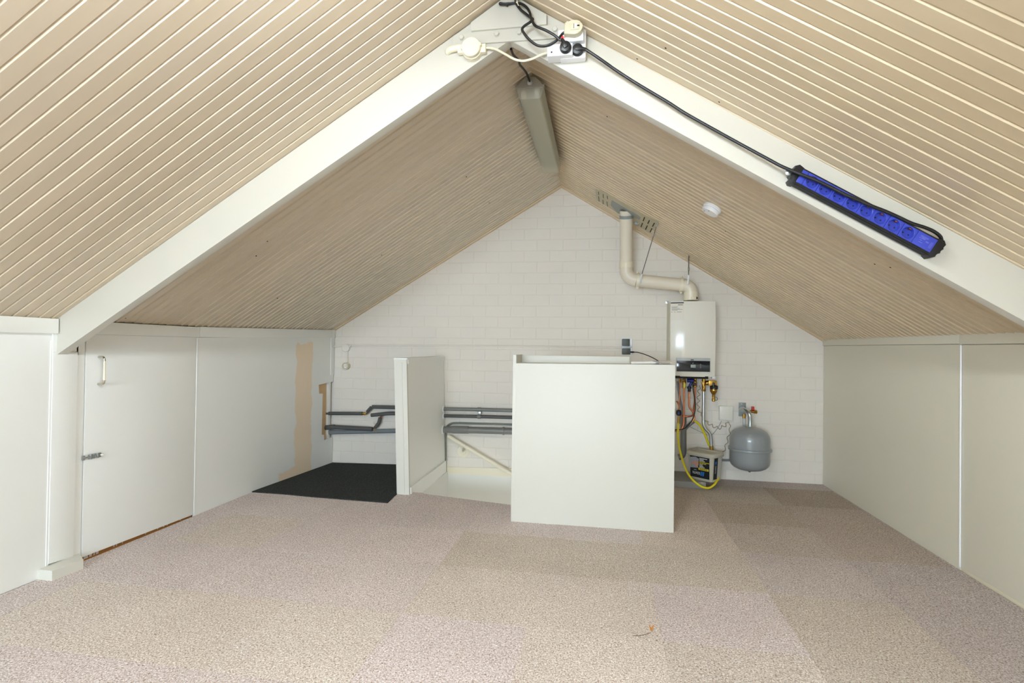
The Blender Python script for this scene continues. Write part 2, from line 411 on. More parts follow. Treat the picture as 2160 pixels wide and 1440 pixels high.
for r in range(-9, 18):
    z0 = JZ+BH*r; ph = (r % 2)*.5
    for c in range(-18, 6):
        x0 = JX+BL*(c+ph)
        P = [(x0+G, z0+G), (x0+BL-G, z0+G), (x0+BL-G, z0+BH-G), (x0+G, z0+BH-G)]
        P0 = P
        P = clip(P, -1, 0, -xL); P = clip(P, 1, 0, xR)
        if P: P = clip(P, SL, 1, rz+SL*rx)
        if P: P = clip(P, -SL, 1, rz-SL*rx+.03)
        if len(P) < 3: continue
        xs = [p[0] for p in P]; zs = [p[1] for p in P]
        if max(xs)-min(xs) < .03 or max(zs)-min(zs) < .03: continue
        cx, cz = sum(xs)/len(P), sum(zs)/len(P)
        if -.42 < cx < .52 and cz < .88 or .66 < cx < .96 and .95 < cz < 1.38:
            brick_mesh(hidden, P, 0); continue
        ww = random.uniform(-.0008, .0004)
        if P == P0 and full is not None:
            t = full.copy(); sc.collection.objects.link(t); t.parent = wb
            t.location = FB.u*(x0-full['ux'])+FB.v*(z0-full['uz'])+FB.w*(ww-full['uw'])
        else:
            q = MB(); brick_mesh(q, P, ww); t = q.build('brick', m_brick, wb, flat=True)
            if P == P0: full = t; t['ux'] = x0; t['uz'] = z0; t['uw'] = ww
        nb += 1
hidden.build('covered_bricks', m_brick, wb, flat=True, kind='stuff')
b = MB(); b.box(FB, HX0-.3, .6, -1.0, -.03, -.16, -.001)
b.build('stairwell_panel', m_stair, wb, flat=True)
# stairwell below the floor
b = MB()
b.box(FF, HX0+.001, HX0+.009, edge_y(HX0)-.02, D-.01, -1.0, -.052)
b.box(FF, HX1+.005, HX1+.08, edge_y(HX1)-.2, BX-.2, -1.0, -.05)
b.prism(FF, [(HX0-.08, edge_y(HX0-.08)-.02), (HX1+.08, edge_y(HX1+.08)-.02), (HX1+.08, edge_y(HX1+.08)-.1), (HX0-.08, edge_y(HX0-.08)-.1)], -1.0, -.05)
b.box(FF, HX0-.08, HX1+.08, 3.2, BX-.2, -1.05, -1.0)
b.build('wall_stairwell', m_stair, base=(-.5, 4, -1), flat=True, **STRUCT)
b = MB(); q = [(943, 984.5), (1085, 988), (1085, 1006), (943, 998)]
b.prism(FB, [FB.uv(*p, .012) for p in q], 0, .012, bev=.003); b.build('trim_1', m_flue2, **STRUCT)

# ---------------- left knee wall
def wall_poly(F, pts, w0, w1, name, m, parent=None, bev=0, **kw):
    b = MB(); b.prism(F, pts, w0, w1, bev=bev); return b.build(name, m, parent, **kw)
ysm, yd0, yend = 2.852, 2.150, ybw(xL)
CAPB = 1.083
b = MB(); b.box(FL, YF-.1, 1.40, -.05, 2.6, -.20, -.10); b.box(FL, 1.40, BX, -.05, 1.30, -.20, -.10)
b.box(FL, YF-.1, 2.0, -.045, K+.05, -.10, -.03); b.box(FL, YF-.1, 1.995, 0, CAPB, -.03, 0)
wl = b.build('wall_left', m_panel, base=(xL, 1, 0), flat=True, **STRUCT)
wall_poly(FL, [(1.990, .050), (2.105, .040), (2.105, 1.0), (1.990, 1.0)], -.03, .006, 'post_board', m_panel, wl, bev=.004)
wall_poly(FL, [(1.990, 1.0), (2.060, 1.0), (2.060, CAPB), (1.990, CAPB)], -.03, .004, 'filler_block', m_panel, wl)
wall_poly(FL, [(2.105, .03), (yd0-.006, .03), (yd0-.006, CAPB), (2.105, CAPB)], -.03, -.002, 'filler_strip', m_panel, wl)
wall_poly(FL, [(1.982, .045), (1.992, .045), (1.992, 1.05), (1.982, 1.05)], 0, .003, 'cover_lath', m_panel, wl, bev=.001)
wall_poly(FL, [(2.056, .985), (2.112, .985), (2.112, CAPB+.002), (2.056, CAPB+.002)], -.03, -.002, 'filler_block', m_panel, wl)
hole = [(4.255, .700), (4.265, .622), (4.325, .617), (4.320, .257), (4.362, .247), (4.365, .197), (4.435, .222)]
fp = [(ysm, -.012), (yend-.008, lf(yend)), (yend-.008, .20), (4.44, .222)]+hole[::-1][1:][:0]+[(4.435, .222), (4.365, .197), (4.362, .247), (4.320, .257), (4.325, .617), (4.265, .622), (4.255, .700), (4.47, .712), (4.47, CAPB+.02), (4.455, CAPB+lz(4.455)), (ysm, CAPB)]
fp = [(ysm, -.012), (yend-.008, lf(yend)), (yend-.008, .205), (4.365, .197), (4.362, .247), (4.320, .257), (4.325, .617), (4.265, .622), (4.255, .700), (yend-.008, .712), (yend-.008, CAPB+lz(yend)), (ysm, CAPB)]
wall_poly(FL, fp, -.012, 0, 'far_panel', m_patch, wl, flat=True)
wall_poly(FL, [(ysm-.9, -.04), (yend, -.04), (yend, K), (ysm-.9, K)], -.09, -.055, 'backing_board', m_dark, wl)
wall_poly(FL, [(4.20, .15), (yend-.05, .15), (yend-.05, .74), (4.20, .74)], -.055, -.032, 'bare_wood_board', m_wood, wl)
wall_poly(FL, [(yend-.072, .16), (yend-.03, .16), (yend-.03, .72), (yend-.072, .72)], -.035, -.012, 'corner_batten', m_panel, wl, bev=.002)
wall_poly(FL, [(4.449, .775), (yend-.004, .775), (yend-.004, 1.112), (4.449, 1.112)], 0, .004, 'corner_cover', m_panel, wl, bev=.001)
wall_poly(FL, [(4.258, .665), (4.268, .665), (4.268, .690), (4.258, .690)], -.034, -.028, 'wood_notch', m_dark, wl)
# cap boards under the roof
b = MB(); b.prism(FL, [(YF, CAPB), (2.003, CAPB), (2.003, K), (YF, K)], 0, .018, bev=.003); b.build('trim_2', m_panel, **STRUCT)
b = MB(); b.prism(FL, [(2.06, CAPB+.0012), (ysm+.004, CAPB+.0012), (ysm+.004, K-.004), (2.06, K-.004)], -.012, .012, bev=.002); b.build('trim_3', m_panel, **STRUCT)
b = MB(); b.prism(FL, [(ysm+.009, CAPB+.002), (4.46, CAPB+.03), (4.46, K+lz(4.46)-.002), (ysm+.009, K-.002)], -.012, .013, bev=.002)
b.prism(FL, [(4.463, CAPB+.028), (yend-.006, CAPB+.031), (yend-.006, K+lz(yend)), (4.463, K+lz(4.46)-.002)], -.012, .013, bev=.002); b.build('trim_4', m_panel, **STRUCT)
# hatch door
d0, d1 = yd0, ysm-.006
b = MB(); b.prism(FL, [(d0, .018), (d1, .008), (d1, CAPB+.0005), (d0, CAPB+.0005)], -.018, 0, bev=.002)
door = b.build('door_1', m_panel, **STRUCT); door['label'] = 'white painted hatch door with cream handle in the left knee wall'
hy, h0, h1 = 2.214, .842, .974
b = MB(); hp = [FL.at(hy, h0, 0), FL.at(hy, h0, .022), FL.at(hy, h0+.006, .03), FL.at(hy, h0+.02, .034)]
hp2 = [FL.at(hy, h1, 0), FL.at(hy, h1, .022), FL.at(hy, h1-.006, .03), FL.at(hy, h1-.02, .034)]
hd = MB().tube([FL.at(hy, h0+.018, .034), FL.at(hy, h1-.018, .034)], .0052, 12).build('handle', m_ivory, door)
MB().tube(spline(hp, 4), .0058, 12).build('handle_end', m_chrome, hd, label='chrome handle end')
MB().tube(spline(hp2, 4), .0058, 12).build('handle_end', m_chrome, hd, label='chrome handle end')
b = MB(); fb = FL.sub(2.187, .493, 0, -.02)
b.box(fb, -.018, .048, -.011, .011, 0, .003, .001); b.box(fb, -.012, -.004, -.012, .012, 0, .012, .002); b.box(fb, .022, .030, -.012, .012, 0, .012, .002); b.box(fb, .008, .012, -.012, .012, 0, .01, .002)
bolt = b.build('barrel_bolt', m_steel, door)
MB().tube([fb.at(-.045, 0, .007), fb.at(.042, 0, .007)], .004, 10).tube([fb.at(.036, 0, .007), fb.at(.046, -.001, .016)], .003, 8).build('bolt_rod', m_steel, bolt)
MB().box(fb, -.05, -.038, -.011, .011, 0, .008, .002).build('bolt_keeper', m_steel, bolt)
# bare batten with paint runs under the hatch
b = MB(); b.prism(FL, [(yd0+.0, -.02), (ysm, -.02), (ysm, .035), (yd0, .035)], -.030, -.016); bt = b.build('bare_batten', m_brown, wl)
b = MB()
for y, w, s in ((2.172, .012, .2), (2.184, .010, -.3), (2.20, .013, .1), (2.222, .006, .5), (2.236, .012, 0), (2.33, .005, 0), (2.345, .004, 0), (2.38, .003, 0), (2.60, .004, 0), (2.64, .006, 0), (2.665, .005, 0), (2.76, .004, 0), (2.52, .003, 0)):
    b.prism(FL, [(y, 0), (y+w, 0), (y+w+.012*s, .034), (y+.012*s, .034)], -.016, -.0145)
b.build('paint_runs', m_white, bt, flat=True, kind='stuff')
MB().tube([FL.at(ysm-.001, .012, -.001), FL.at(ysm-.001, CAPB-.004, -.001)], .0032, 8).build('hinge', m_panel, door)

# ---------------- right knee wall
R0, R1 = FR.uv(1738, 870)[0], FR.uv(2027, 900)[0]     # u = -y
yr = -R1
b = MB(); b.box(FR, -BX, -YF+.1, -.05, 1.30, -.20, -.10); b.box(FR, -BX, -YF+.1, -.05, K+.05, -.10, -.03)
b.prism(FR, [(-ybw(xR)+.004, -.004), (-yr-.004, -.004), (-yr-.004, 1.093), (-ybw(xR)+.004, 1.093)], -.03, 0)
b.box(FR, -.95, -YF, .02, 1.093, -.03, 0)
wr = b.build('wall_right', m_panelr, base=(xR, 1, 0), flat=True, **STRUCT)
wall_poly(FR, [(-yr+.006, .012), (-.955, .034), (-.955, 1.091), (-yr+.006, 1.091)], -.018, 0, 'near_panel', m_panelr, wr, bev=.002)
wall_poly(FR, [(-yr+.004, -.01), (-.9, -.01), (-.9, .030), (-yr+.004, .026)], -.045, -.004, 'floor_batten', m_flue2, wr)
wall_poly(FR, [(-yr-.004, -.02), (-yr+.006, -.02), (-yr+.006, .012), (-yr-.004, .012)], -.04, -.026, 'dark_gap_block', m_brown, wr)
b = MB(); b.tube([FR.at(-yr+.001, .014, .002), FR.at(-yr+.001, 1.088, .002)], .0045, 10)
hg = b.build('piano_hinge', m_white, wr)
b = MB()
for z, h in ((.09, .02), (.14, .03), (.28, .006), (.36, .02), (.47, .006), (.545, .03), (.62, .008), (.70, .012), (.78, .01), (.83, .02), (.88, .006), (.93, .02), (.985, .008), (1.03, .012), (1.06, .018)):
    b.tube([FR.at(-yr-.0045, z, .001), FR.at(-yr-.0045, z+h, .001)], .0022, 6)
b.build('hinge_chips', m_dark, hg, kind='stuff')
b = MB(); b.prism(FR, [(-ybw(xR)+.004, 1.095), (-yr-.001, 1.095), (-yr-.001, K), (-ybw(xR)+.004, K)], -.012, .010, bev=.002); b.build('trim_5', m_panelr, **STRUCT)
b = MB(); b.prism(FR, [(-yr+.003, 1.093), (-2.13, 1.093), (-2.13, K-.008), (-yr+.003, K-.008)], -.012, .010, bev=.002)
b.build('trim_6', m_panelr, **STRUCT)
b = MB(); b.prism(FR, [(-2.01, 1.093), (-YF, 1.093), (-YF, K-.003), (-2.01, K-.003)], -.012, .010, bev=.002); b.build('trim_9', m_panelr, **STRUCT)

# ---------------- front gable behind the camera, with its window
FG = Fr((0, YF, 0), (-1, 0, 0), (0, 0, 1))
b = MB()
b.box(FG, -xR-.3, -WX1, -.05, 2.75, -.2, 0); b.box(FG, -WX0, -xL+.3, -.05, 2.75, -.2, 0)
b.box(FG, -WX1, -WX0, -.05, WZ0, -.2, 0); b.box(FG, -WX1, -WX0, WZ1, 2.75, -.2, 0)
b.build('wall_front', m_brick, base=(0, YF, 0), flat=True, **STRUCT)
b = MB(); t = .05
b.box(FG, -WX1, -WX0, WZ0, WZ0+t, -.1, -.04); b.box(FG, -WX1, -WX0, WZ1-t, WZ1, -.1, -.04)
for x in (-WX1, -WX0-t, -WX1+(WX1-WX0)/3-t/2, -WX1+(WX1-WX0)*2/3-t/2): b.box(FG, x, x+t, WZ0+t, WZ1-t, -.1, -.04)
win = b.build('window_1', m_white, flat=True, **STRUCT)
for i in range(3):
    a0 = -WX1+(WX1-WX0)*i/3+t*.4; a1 = -WX1+(WX1-WX0)*(i+1)/3-t*.4
    MB().box(FG, a0, a1, WZ0+t*.8, WZ1-t*.8, -.074, -.068).build('pane', m_glass, win, flat=True)

# ---------------- ceiling: roof deck and tongue-and-groove boards running up both slopes
b = MB()
for s in (-1, 1):
    xe = xL-.3 if s < 0 else xR+.3
    p = [(xe, roofz(xe)+.020), (rx, rz+.020), (rx, rz+.17), (xe, roofz(xe)+.17)]
    A = [Vector((x, YF-.2, z)) for x, z in p]; B = [Vector((x, BX, z+(.06 if s < 0 and i in (0, 3) else 0))) for i, (x, z) in enumerate(p)]
    vs = [b.bm.verts.new(q) for q in A+B]
    b.bm.faces.new(vs[:4]); b.bm.faces.new(vs[4:][::-1])
    for i in range(4): b.bm.faces.new((vs[i], vs[(i+1) % 4], vs[4+(i+1) % 4], vs[4+i]))
ceil = b.build('ceiling', m_board, base=(rx, 1, rz), flat=True, **STRUCT)
b = MB()
for s in (-1, 1):
    xe = (xL if s < 0 else xR)
    b.slab([(rx, YF, rz), (xe, YF, roofz(xe)), (xe, .29, roofz(xe)), (rx, .29, rz)][::s], .012)
b.build('rear_boarding', m_board, ceil, flat=True)
sec = [(.0008, -.013), (.0008, -.0066), (.0056, .0024), (PITCHB-.0030, -.0010), (PITCHB-.0007, -.0058), (PITCHB-.0007, -.013)]
sec_front = [(.0008, -.013), (.0008, -.0060), (.0046, .0013), (PITCHB-.0035, -.0005), (PITCHB-.0007, -.0058), (PITCHB-.0007, -.013)]     # the front bay's boards lie flatter
def board(side, k):
    y0 = 1.032+PITCHB*k; b = MB(); jig = random.uniform(-.0006, .0006)
    y9 = min(y0+PITCHB, D-.006)
    A, B = [], []
    for dy, w in (sec_front if k < 19 else sec):
        y = min(y0+dy, D-.004); 
        if side < 0: e = Vector((xL, y, K+lz(y))); n = Vector((SL, 0, -1)).normalized()
        else: e = Vector((xR, y, roofz(xR))); n = Vector((-SL, 0, -1)).normalized()
        A.append(b.bm.verts.new(e+n*(w+jig))); B.append(b.bm.verts.new(Vector((rx, y, rz))+n*(w+jig)))
    for i in range(len(sec)-1): b.bm.faces.new((A[i], A[i+1], B[i+1], B[i]))
    b.bm.faces.new(A); b.bm.faces.new(B)
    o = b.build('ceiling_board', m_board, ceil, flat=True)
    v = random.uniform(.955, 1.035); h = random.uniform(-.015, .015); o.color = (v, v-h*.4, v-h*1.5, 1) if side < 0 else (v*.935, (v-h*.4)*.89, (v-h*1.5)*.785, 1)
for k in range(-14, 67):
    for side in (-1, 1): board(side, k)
FRL = Fr((rx, 0, rz), (0, 1, 0), (1/_n, 0, SL/_n))
if FRL.w.z > 0: FRL = Fr((rx, 0, rz), (0, -1, 0), (1/_n, 0, SL/_n))
b = MB()
for F_, pts_ in ((FRR, ((1517, 215), (1325, 275), (1280.5, 246), (1305, 315), (1845, 557), (1878, 564), (1348, 445), (1530, 488), (1298, 210), (1760, 701), (1404, 101.5), (1344, 124))), (FRL, ((805, 538), (585, 629), (540.5, 540), (564, 509), (984, 373), (1032, 428), (265, 671)))):
    for p_ in pts_: b.lathe(F_.sp(*p_, .0006), [(.0035, -.002), (.0035, .0006)], 8)
b.build('nail_holes', m_dark, ceil, flat=True, kind='stuff')
# laths where roof meets the gable
for nme, s in (('trim_7', -1), ('trim_8', 1)):
    xe = xL if s < 0 else xR; b = MB(); zl = lz(4.5) if s < 0 else 0
    u0, u1 = (xe, rx) if s < 0 else (rx, xe)
    pts = [(xe, roofz(xe)+zl+.02), (rx, rz+.02), (rx, rz-.012), (xe, roofz(xe)+zl-.012)]
    b.prism(FB, pts, .001, .030, bev=.004); b.build(nme, m_lath, **STRUCT)

# ================================================================ ROOF TRUSS
tr = thing('roof_truss', 'cream painted timber roof truss crossing the attic in front of the gable', 'truss', (rx, T0, 1.0))
VD = .177; TB = -.045
rl = MB().prism(FT, [(xL, roofz(xL)), (rx, rz-.002), (rx, rz-VD-.004), (xL, roofz(xL)-VD+.012)], TB, 0, bev=.003).build('rafter', m_cream, tr)
rr = MB().prism(FT, [(xR, roofz(xR)), (xR, roofz(xR)-VD+.004), (rx, rz-VD-.004), (rx, rz-.002)], TB, 0, bev=.003).build('rafter', m_cream, tr)
gp = [FT.uv(*p, .018) for p in ((992.7, 41.7), (993.6, 65), (1152.8, 51), (1152.8, 18.5))]
gz = lambda x: roofz(x)-.012
gp = [gp[0], gp[1], gp[2], (gp[3][0], min(gp[3][1], gz(gp[3][0]))), (rx+.02, rz-.02), (rx-.02, rz-.02)]
gp[0] = (gp[0][0], min(gp[0][1], gz(gp[0][0])))
MB().prism(FT, gp, 0, .018, bev=.002).build('gusset_board', m_cream, tr)
cp = [FT.uv(*p, .009) for p in ((966, 69), (955, 76), (955, 95.5), (1178, 79.5), (1193, 72), (1193, 50))]
col = MB().prism(FT, cp, 0, .009, bev=.0015).build('collar_plate', m_cream, tr)
for p in ((974, 80), (1047.8, 72.3), (1095.3, 68.6), (1170.5, 62.7)):
    f = FT.sp(*p, .009); b = MB(); b.lathe(f, [(.0115, 0), (.0115, .002)], 16); b.lathe(f, [(.0105, .002), (.0105, .0075), (.009, .009)], 6); b.build('hex_bolt', m_cream, col, sharp=20)
b = MB(); b.prism(FF, [(xL-.02, 1.950), (-2.276, 1.950), (-2.266, 2.083), (xL-.02, 2.15)], -.005, .044, bev=.004); b.build('foot_block', m_guard, tr)

# ================================================================ THINGS ON THE TRUSS
# round junction box and ivory cable
f = FT.sp(998, 110, .0)
jb = thing('junction_box', 'round ivory junction box at the left end of the truss collar plate', 'junction box', f.o)
b = MB(); b.lathe(f, [(.040, .0), (.040, .022), (.036, .025)], 28); b.box(f, .030, .056, -.017, .017, .004, .026, .003); b.box(f, -.058, -.03, -.012, .012, .004, .024, .004)
b.build('body', m_ivory, jb)
b = MB(); b.lathe(f, [(.0375, .025), (.0375, .040), (.035, .043), (0, .0432)], 28); b.box(f, -.041, -.030, -.006, .006, .026, .040, .002); b.box(f, .028, .041, .002, .014, .026, .040, .002)
b.build('lid', m_ivory, jb)
MB().tube(spline(path(FT, [(975, 100, .014), (960, 102, .014), (948, 106, .010), (944, 112, -.004)]), 5), [.0125]*15+[.010], 12).build('conduit_elbow', m_ivory, jb)
b = MB(); b.tube(spline(path(FT, [(1021, 101, .015), (1031, 101, .016), (1045, 103.5, .022), (1067, 115, .028), (1085.5, 125, .03), (1104, 128.3, .03), (1122.5, 124, .028), (1140, 116, .025), (1154, 111, .022)]), 6), .0044, 10)
o = b.build('ivory_cable', m_ivory); o['label'] = 'ivory cable sagging between round junction box and white socket block'; o['category'] = 'cable'
# white socket block: base, two outlet modules
f = FT.sp(1208, 95, .0)
sb = thing('socket_block', 'white surface mounted socket block on the right rafter near the ridge', 'socket', f.o)
def rect(F, x0, y0, x1, y1, off):
    a, c = F.uv(x0, y1, off), F.uv(x1, y0, off); return a[0], c[0], a[1], c[1]
u0, u1, v0, v1 = rect(FT, 1181, 60, 1236.5, 125, .034)
MB().box(FT, u0, u1, v0, v1, 0, .034, .006).build('base_box', m_white, sb)
q0, q1, q2, q3 = rect(FT, 1192, 57, 1231, 88, .060)
um = MB().box(FT, q0, q1, q2, q3, .034, .060, .003).build('upper_outlet', m_white, sb)
r0, r1, r2, r3 = rect(FT, 1154, 90, 1208, 119, .056)
lm = MB().box(FT, r0, r1, r2, r3, .006, .056, .003).build('left_outlet', m_white, sb, label='white switch box with screw and outlet, left half of the block')
MB().lathe(FT.sp(1163.5, 110, .056), [(.0035, 0), (.003, .001), (0, .001)], 10).build('screw', m_dark, lm)
MB().box(FT, *rect(FT, 1177, 62, 1196, 90, .045), .006, .045, .003).build('side_module', m_white, sb)
MB().lathe(FT.sp(1186, 79, .046), [(.005, 0), (.0045, .004), (0, .005)], 12).build('neon_pilot', m_neon, sb, label='red glowing pilot light')
for (x, y, o_, par) in ((1193, 102, .056, lm), (1218.5, 107.5, .034, sb)):
    fr = FT.sp(x, y, o_); MB().lathe(fr, [(.0255, 0), (.0255, .0022), (.0235, .0026), (.0225, .0006)], 28).build('socket_ring', m_white, par)
# plugs
def plug(F, x, y, off, rot, label):
    fr = F.sp(x, y, off, rot); t = thing('plug', label, 'plug', fr.o)
    b = MB(); b.lathe(fr, [(.0215, 0), (.0215, .010), (.0195, .017), (.014, .019), (0, .019)], 26); b.box(fr, -.009, .012, -.0085, .0085, .010, .024, .004); b.build('plug_body', m_black, t)
    MB().tube([fr.at(.008, 0, .016), fr.at(.020, 0, .016), fr.at(.032, 0, .014)], [.0085, .0075, .0058], 12).build('strain_relief', m_black, t)
    return fr, t
p1, p1t = plug(FT, 1193, 102, .057, math.radians(115), 'black round plug in the left outlet with its cord up to the ridge')
p2 = FT.sp(1218.5, 107.5, .035, math.radians(-8))
f = FT.sp(1211, 66, .060)
bp = thing('beige_plug', 'beige flat round plug on the upper outlet with its looped black cord', 'plug', f.o)
pts = [(-.036, -.022), (.004, -.026), (.020, -.020), (.030, -.008), (.032, .006), (.026, .018), (.010, .026), (-.010, .026), (-.022, .021), (-.036, .019)]
pts = [(p.x, p.y) for p in spline([(x, y, 0) for x, y in pts[1:-1]], 4)]; pts = [(-.036, -.020)]+pts+[(-.036, .019)]
pb = MB().prism(f, pts, 0, .026, bev=.005).build('plug_body', m_beigeplug, bp, sharp=60)
MB().box(f, -.012, .020, -.010, .012, .026, .029, .001).build('lever_recess', m_beigeplug, pb)
b = MB(); b.box(f, .002, .012, -.006, .011, .029, .0305); b.build('label_window', m_paper, pb)
MB().box(f, .000, .002, -.006, .011, .029, .0308).box(f, .012, .021, .001, .005, .029, .0308).build('window_slot', m_dark, pb)
# black cords at the ridge
c1 = [p1.at(.030, 0, .014)]+path(FT, [(1181, 84, .07), (1169, 74, .075), (1150, 63.5, .075), (1130, 55, .07), (1123, 45, .066), (1120, 38, .062), (1117, 25, .055), (1109, 14, .05), (1098, 7.5, .045), (1090, 7, .042), (1087, -4, .038), (1086, -14, .03)])
MB().tube(spline(c1, 6), .0050, 10).build('cord', m_rubber, p1t)
c2 = path(FT, [(1197, 68, .072), (1188, 70, .074), (1181, 78, .062), (1172, 87, .06), (1160, 94, .06), (1146, 97.5, .06), (1132, 95, .06), (1117, 84, .06), (1106, 71, .06), (1101.5, 62, .06), (1106, 55, .06), (1118, 47, .058), (1124, 41, .054), (1119, 37, .05), (1110, 30, .046), (1098, 20, .042), (1091, 11, .04), (1088, 3, .05), (1089, -6, .05), (1089, -14, .04)])
MB().tube(spline(c2, 6), .0050, 10).build('cord', m_rubber, bp, label='looped black cord')
c3 = path(FT, [(1090, 6, .026), (1080, 7, .026), (1069, 8.5, .028), (1062, 8.6, .03), (1052, 7.5, .034)])
b = MB(); b.tube(spline(c3, 5), [.0045]*8+[.0055]*9+[.0062]*3+[.003], 10); b.tube(path(FT, [(1071, 9, .027), (1068, 13, .026)]), .004, 8)
o = b.build('cut_cord_end', m_rubber); o['label'] = 'taped off end of a black cord pointing left under the ridge'; o['category'] = 'cord'
b = MB(); b.tube(path(FT, [(1087, 3, .05), (1091, 6, .052), (1094, 12, .05)]), .002, 6); b.tube(path(FT, [(1086, 3, .05), (1091, 1.5, .054), (1092, 5, .05)]), .002, 6)
o = b.build('cable_tie', m_ivory); o['label'] = 'white wire tie around the black cords at the ridge'; o['category'] = 'tie'

# blue power strip
OFF = .042
P_TL, P_BL, P_BR, P_TR = [FT.pt(*p, OFF) for p in ((1695, 355), (1678, 384.5), (1963, 532), (1978, 507.5))]
up = ((P_BR-P_BL)+(P_TR-P_TL)).normalized(); vp = ((P_TL-P_BL)+(P_TR-P_BR)).normalized()
ctr = (P_TL+P_BL+P_BR+P_TR)/4
FS = Fr(ctr, up, vp); FS = Fr(ctr-FS.w*OFF, up, vp)
hl = ((P_BR-P_BL).length+(P_TR-P_TL).length)/4; hw = ((P_TL-P_BL).length+(P_TR-P_BR).length)/4
ps = thing('power_strip', 'long blue and black power strip on the right rafter with its black cord and plug', 'power strip', FS.o)
b = MB(); b.box(FS, -hl, hl, -hw-.004, hw+.004, .006, OFF-.018, .002); b.box(FS, -hl, hl, -hw-.004, -hw+.0008, OFF-.020, OFF-.001); b.box(FS, -hl, hl, hw-.0008, hw+.004, OFF-.020, OFF-.001)
for w in (.012, .020, .028): b.box(FS, -hl, hl, -hw-.007, -hw, w, w+.004); b.box(FS, -hl, hl, hw, hw+.006, w, w+.004)
b.box(FS, -hl, hl, -hw-.005, -hw, .006, OFF-.002)
b.build('profile_body', m_black, ps)
def capshape(s):
    x = hl*s; d = s
    return [(x-.002*d, -hw-.006), (x+.012*d, -hw-.010), (x+.022*d, -hw-.002), (x+.020*d, -hw*.55), (x+.029*d, -hw*.35), (x+.024*d, 0), (x+.031*d, hw*.3), (x+.025*d, hw*.55), (x+.030*d, hw*.95), (x+.018*d, hw+.010), (x-.002*d, hw+.006)]
for s in (-1, 1): MB().prism(FS, capshape(s), .0, OFF-.002, bev=.002).build('end_cap', m_black, ps)
pitch = None
sc0, sc1 = FS.uv(1620+483/5.143, 320+322/5.143, OFF), FS.uv(1620+1520/5.143, 320+877/5.143, OFF)
pitch = (sc1[0]-sc0[0])/7; SR = .0195
def socket_cell(i):
    cu = sc0[0]+pitch*i; b = MB(); f = FS.sub(cu, 0, OFF); n = 24; h2 = pitch/2-.0006; hv = hw-.001
    ang = [k*2*math.pi/n+math.pi/n for k in range(n)]
    for sx_, sy_ in ((1, 1), (-1, 1), (-1, -1), (1, -1)):
        ca = math.atan2(sy_*hv, sx_*h2) % (2*math.pi); j_ = min(range(n), key=lambda q: abs(ang[q]-ca)); ang[j_] = ca
    def sq(a):
        c, s_ = math.cos(a), math.sin(a); t = min(h2/abs(c) if abs(c) > 1e-6 else 9, hv/abs(s_) if abs(s_) > 1e-6 else 9); return f.at(c*t, s_*t, 0)
    O = [b.bm.verts.new(sq(a)) for a in ang]; OB = [b.bm.verts.new(sq(a)-f.w*.005) for a in ang]
    R1_ = [b.bm.verts.new(f.at(math.cos(a)*(SR+.002), math.sin(a)*(SR+.002), .0)) for a in ang]
    R2_ = [b.bm.verts.new(f.at(math.cos(a)*(SR+.0012), math.sin(a)*(SR+.0012), .0012)) for a in ang]
    R3_ = [b.bm.verts.new(f.at(math.cos(a)*SR, math.sin(a)*SR, 0)) for a in ang]
    R4_ = [b.bm.verts.new(f.at(math.cos(a)*(SR-.001), math.sin(a)*(SR-.001), -.015)) for a in ang]
    for a, c in ((OB, O), (O, R1_), (R1_, R2_), (R2_, R3_), (R3_, R4_)):
        for k in range(n): b.bm.faces.new((a[k], a[(k+1) % n], c[(k+1) % n], c[k]))
    b.bm.faces.new(R4_)
    s = b.build('socket', m_blue, ps, sharp=30)
    b = MB(); d = math.radians(0)
    for k in (-1, 1): b.lathe(f.sub(k*.0095*math.cos(d), k*.0095*math.sin(d), -.015), [(.0026, 0), (.0026, .0006)], 10)
    b.build('pin_hole', m_dark, s)
    b = MB(); b.box(f, -.004, .004, SR-.0045, SR-.001, -.014, -.002, .001); b.build('earth_clip', m_copper, s)
for i in range(8): socket_cell(i)
e_r = sc1[0]+pitch/2; e_l = sc0[0]-pitch/2
lab = MB().box(FS, e_r+.0006, hl-.001, -hw+.001, hw-.001, OFF-.005, OFF, .0006).build('label_panel', m_blue, ps)
MB().box(FS, -hl+.001, e_l-.0006, -hw+.001, hw-.001, OFF-.005, OFF, .0006).build('blank_panel', m_blue, ps)
m_faint = mat('faint_blue_print', (110, 112, 190), .5)
b = MB(); lw = hl-e_r
for i, (u_, v_, l_) in enumerate(((.20, .55, .42), (.20, .42, .40), (.18, .20, .30), (.55, .10, .16), (.55, .0, .14), (.25, -.05, .12), (.25, -.35, .2), (.3, .3, .2))):
    b.box(FS, e_r+lw*u_, e_r+lw*(u_+l_), hw*v_-.0007, hw*v_+.0007, OFF, OFF+.0002)
for k in range(4): b.box(FS, e_r+lw*(.78+.035*k), e_r+lw*(.79+.035*k), -hw*.55, hw*.35, OFF, OFF+.0002)
b.build('faint_print', m_faint, lab, flat=True, kind='stuff')
fsc = FS.sp(1663, 363.5, OFF-.002); MB().lathe(fsc, [(.0105, 0), (.0105, .002), (.004, .004), (0, .005)], 18).build('fixing_screw', m_steel, ps)
cc = [p2.at(.030, 0, .014)]+path(FT, [(1260, 120.5, .05), (1297, 146.5, .036), (1334, 170.6, .032), (1371, 193, .03), (1408, 215, .03), (1445.5, 239, .03), (1495, 267, .032), (1560, 303, .036), (1620, 335.5, .045), (1645, 349, .05), (1663, 357, .052), (1690, 367.6, .054), (1721, 380, .054), (1752, 394.5, .054), (1781, 409.5, .054), (1810.6, 422, .054), (1840, 434.7, .053), (1869, 446, .05), (1898, 459, .046), (1923, 470.7, .042), (1950.6, 479.5, .038), (1970, 488, .034), (1983.6, 499, .028), (1986, 510, .02)])
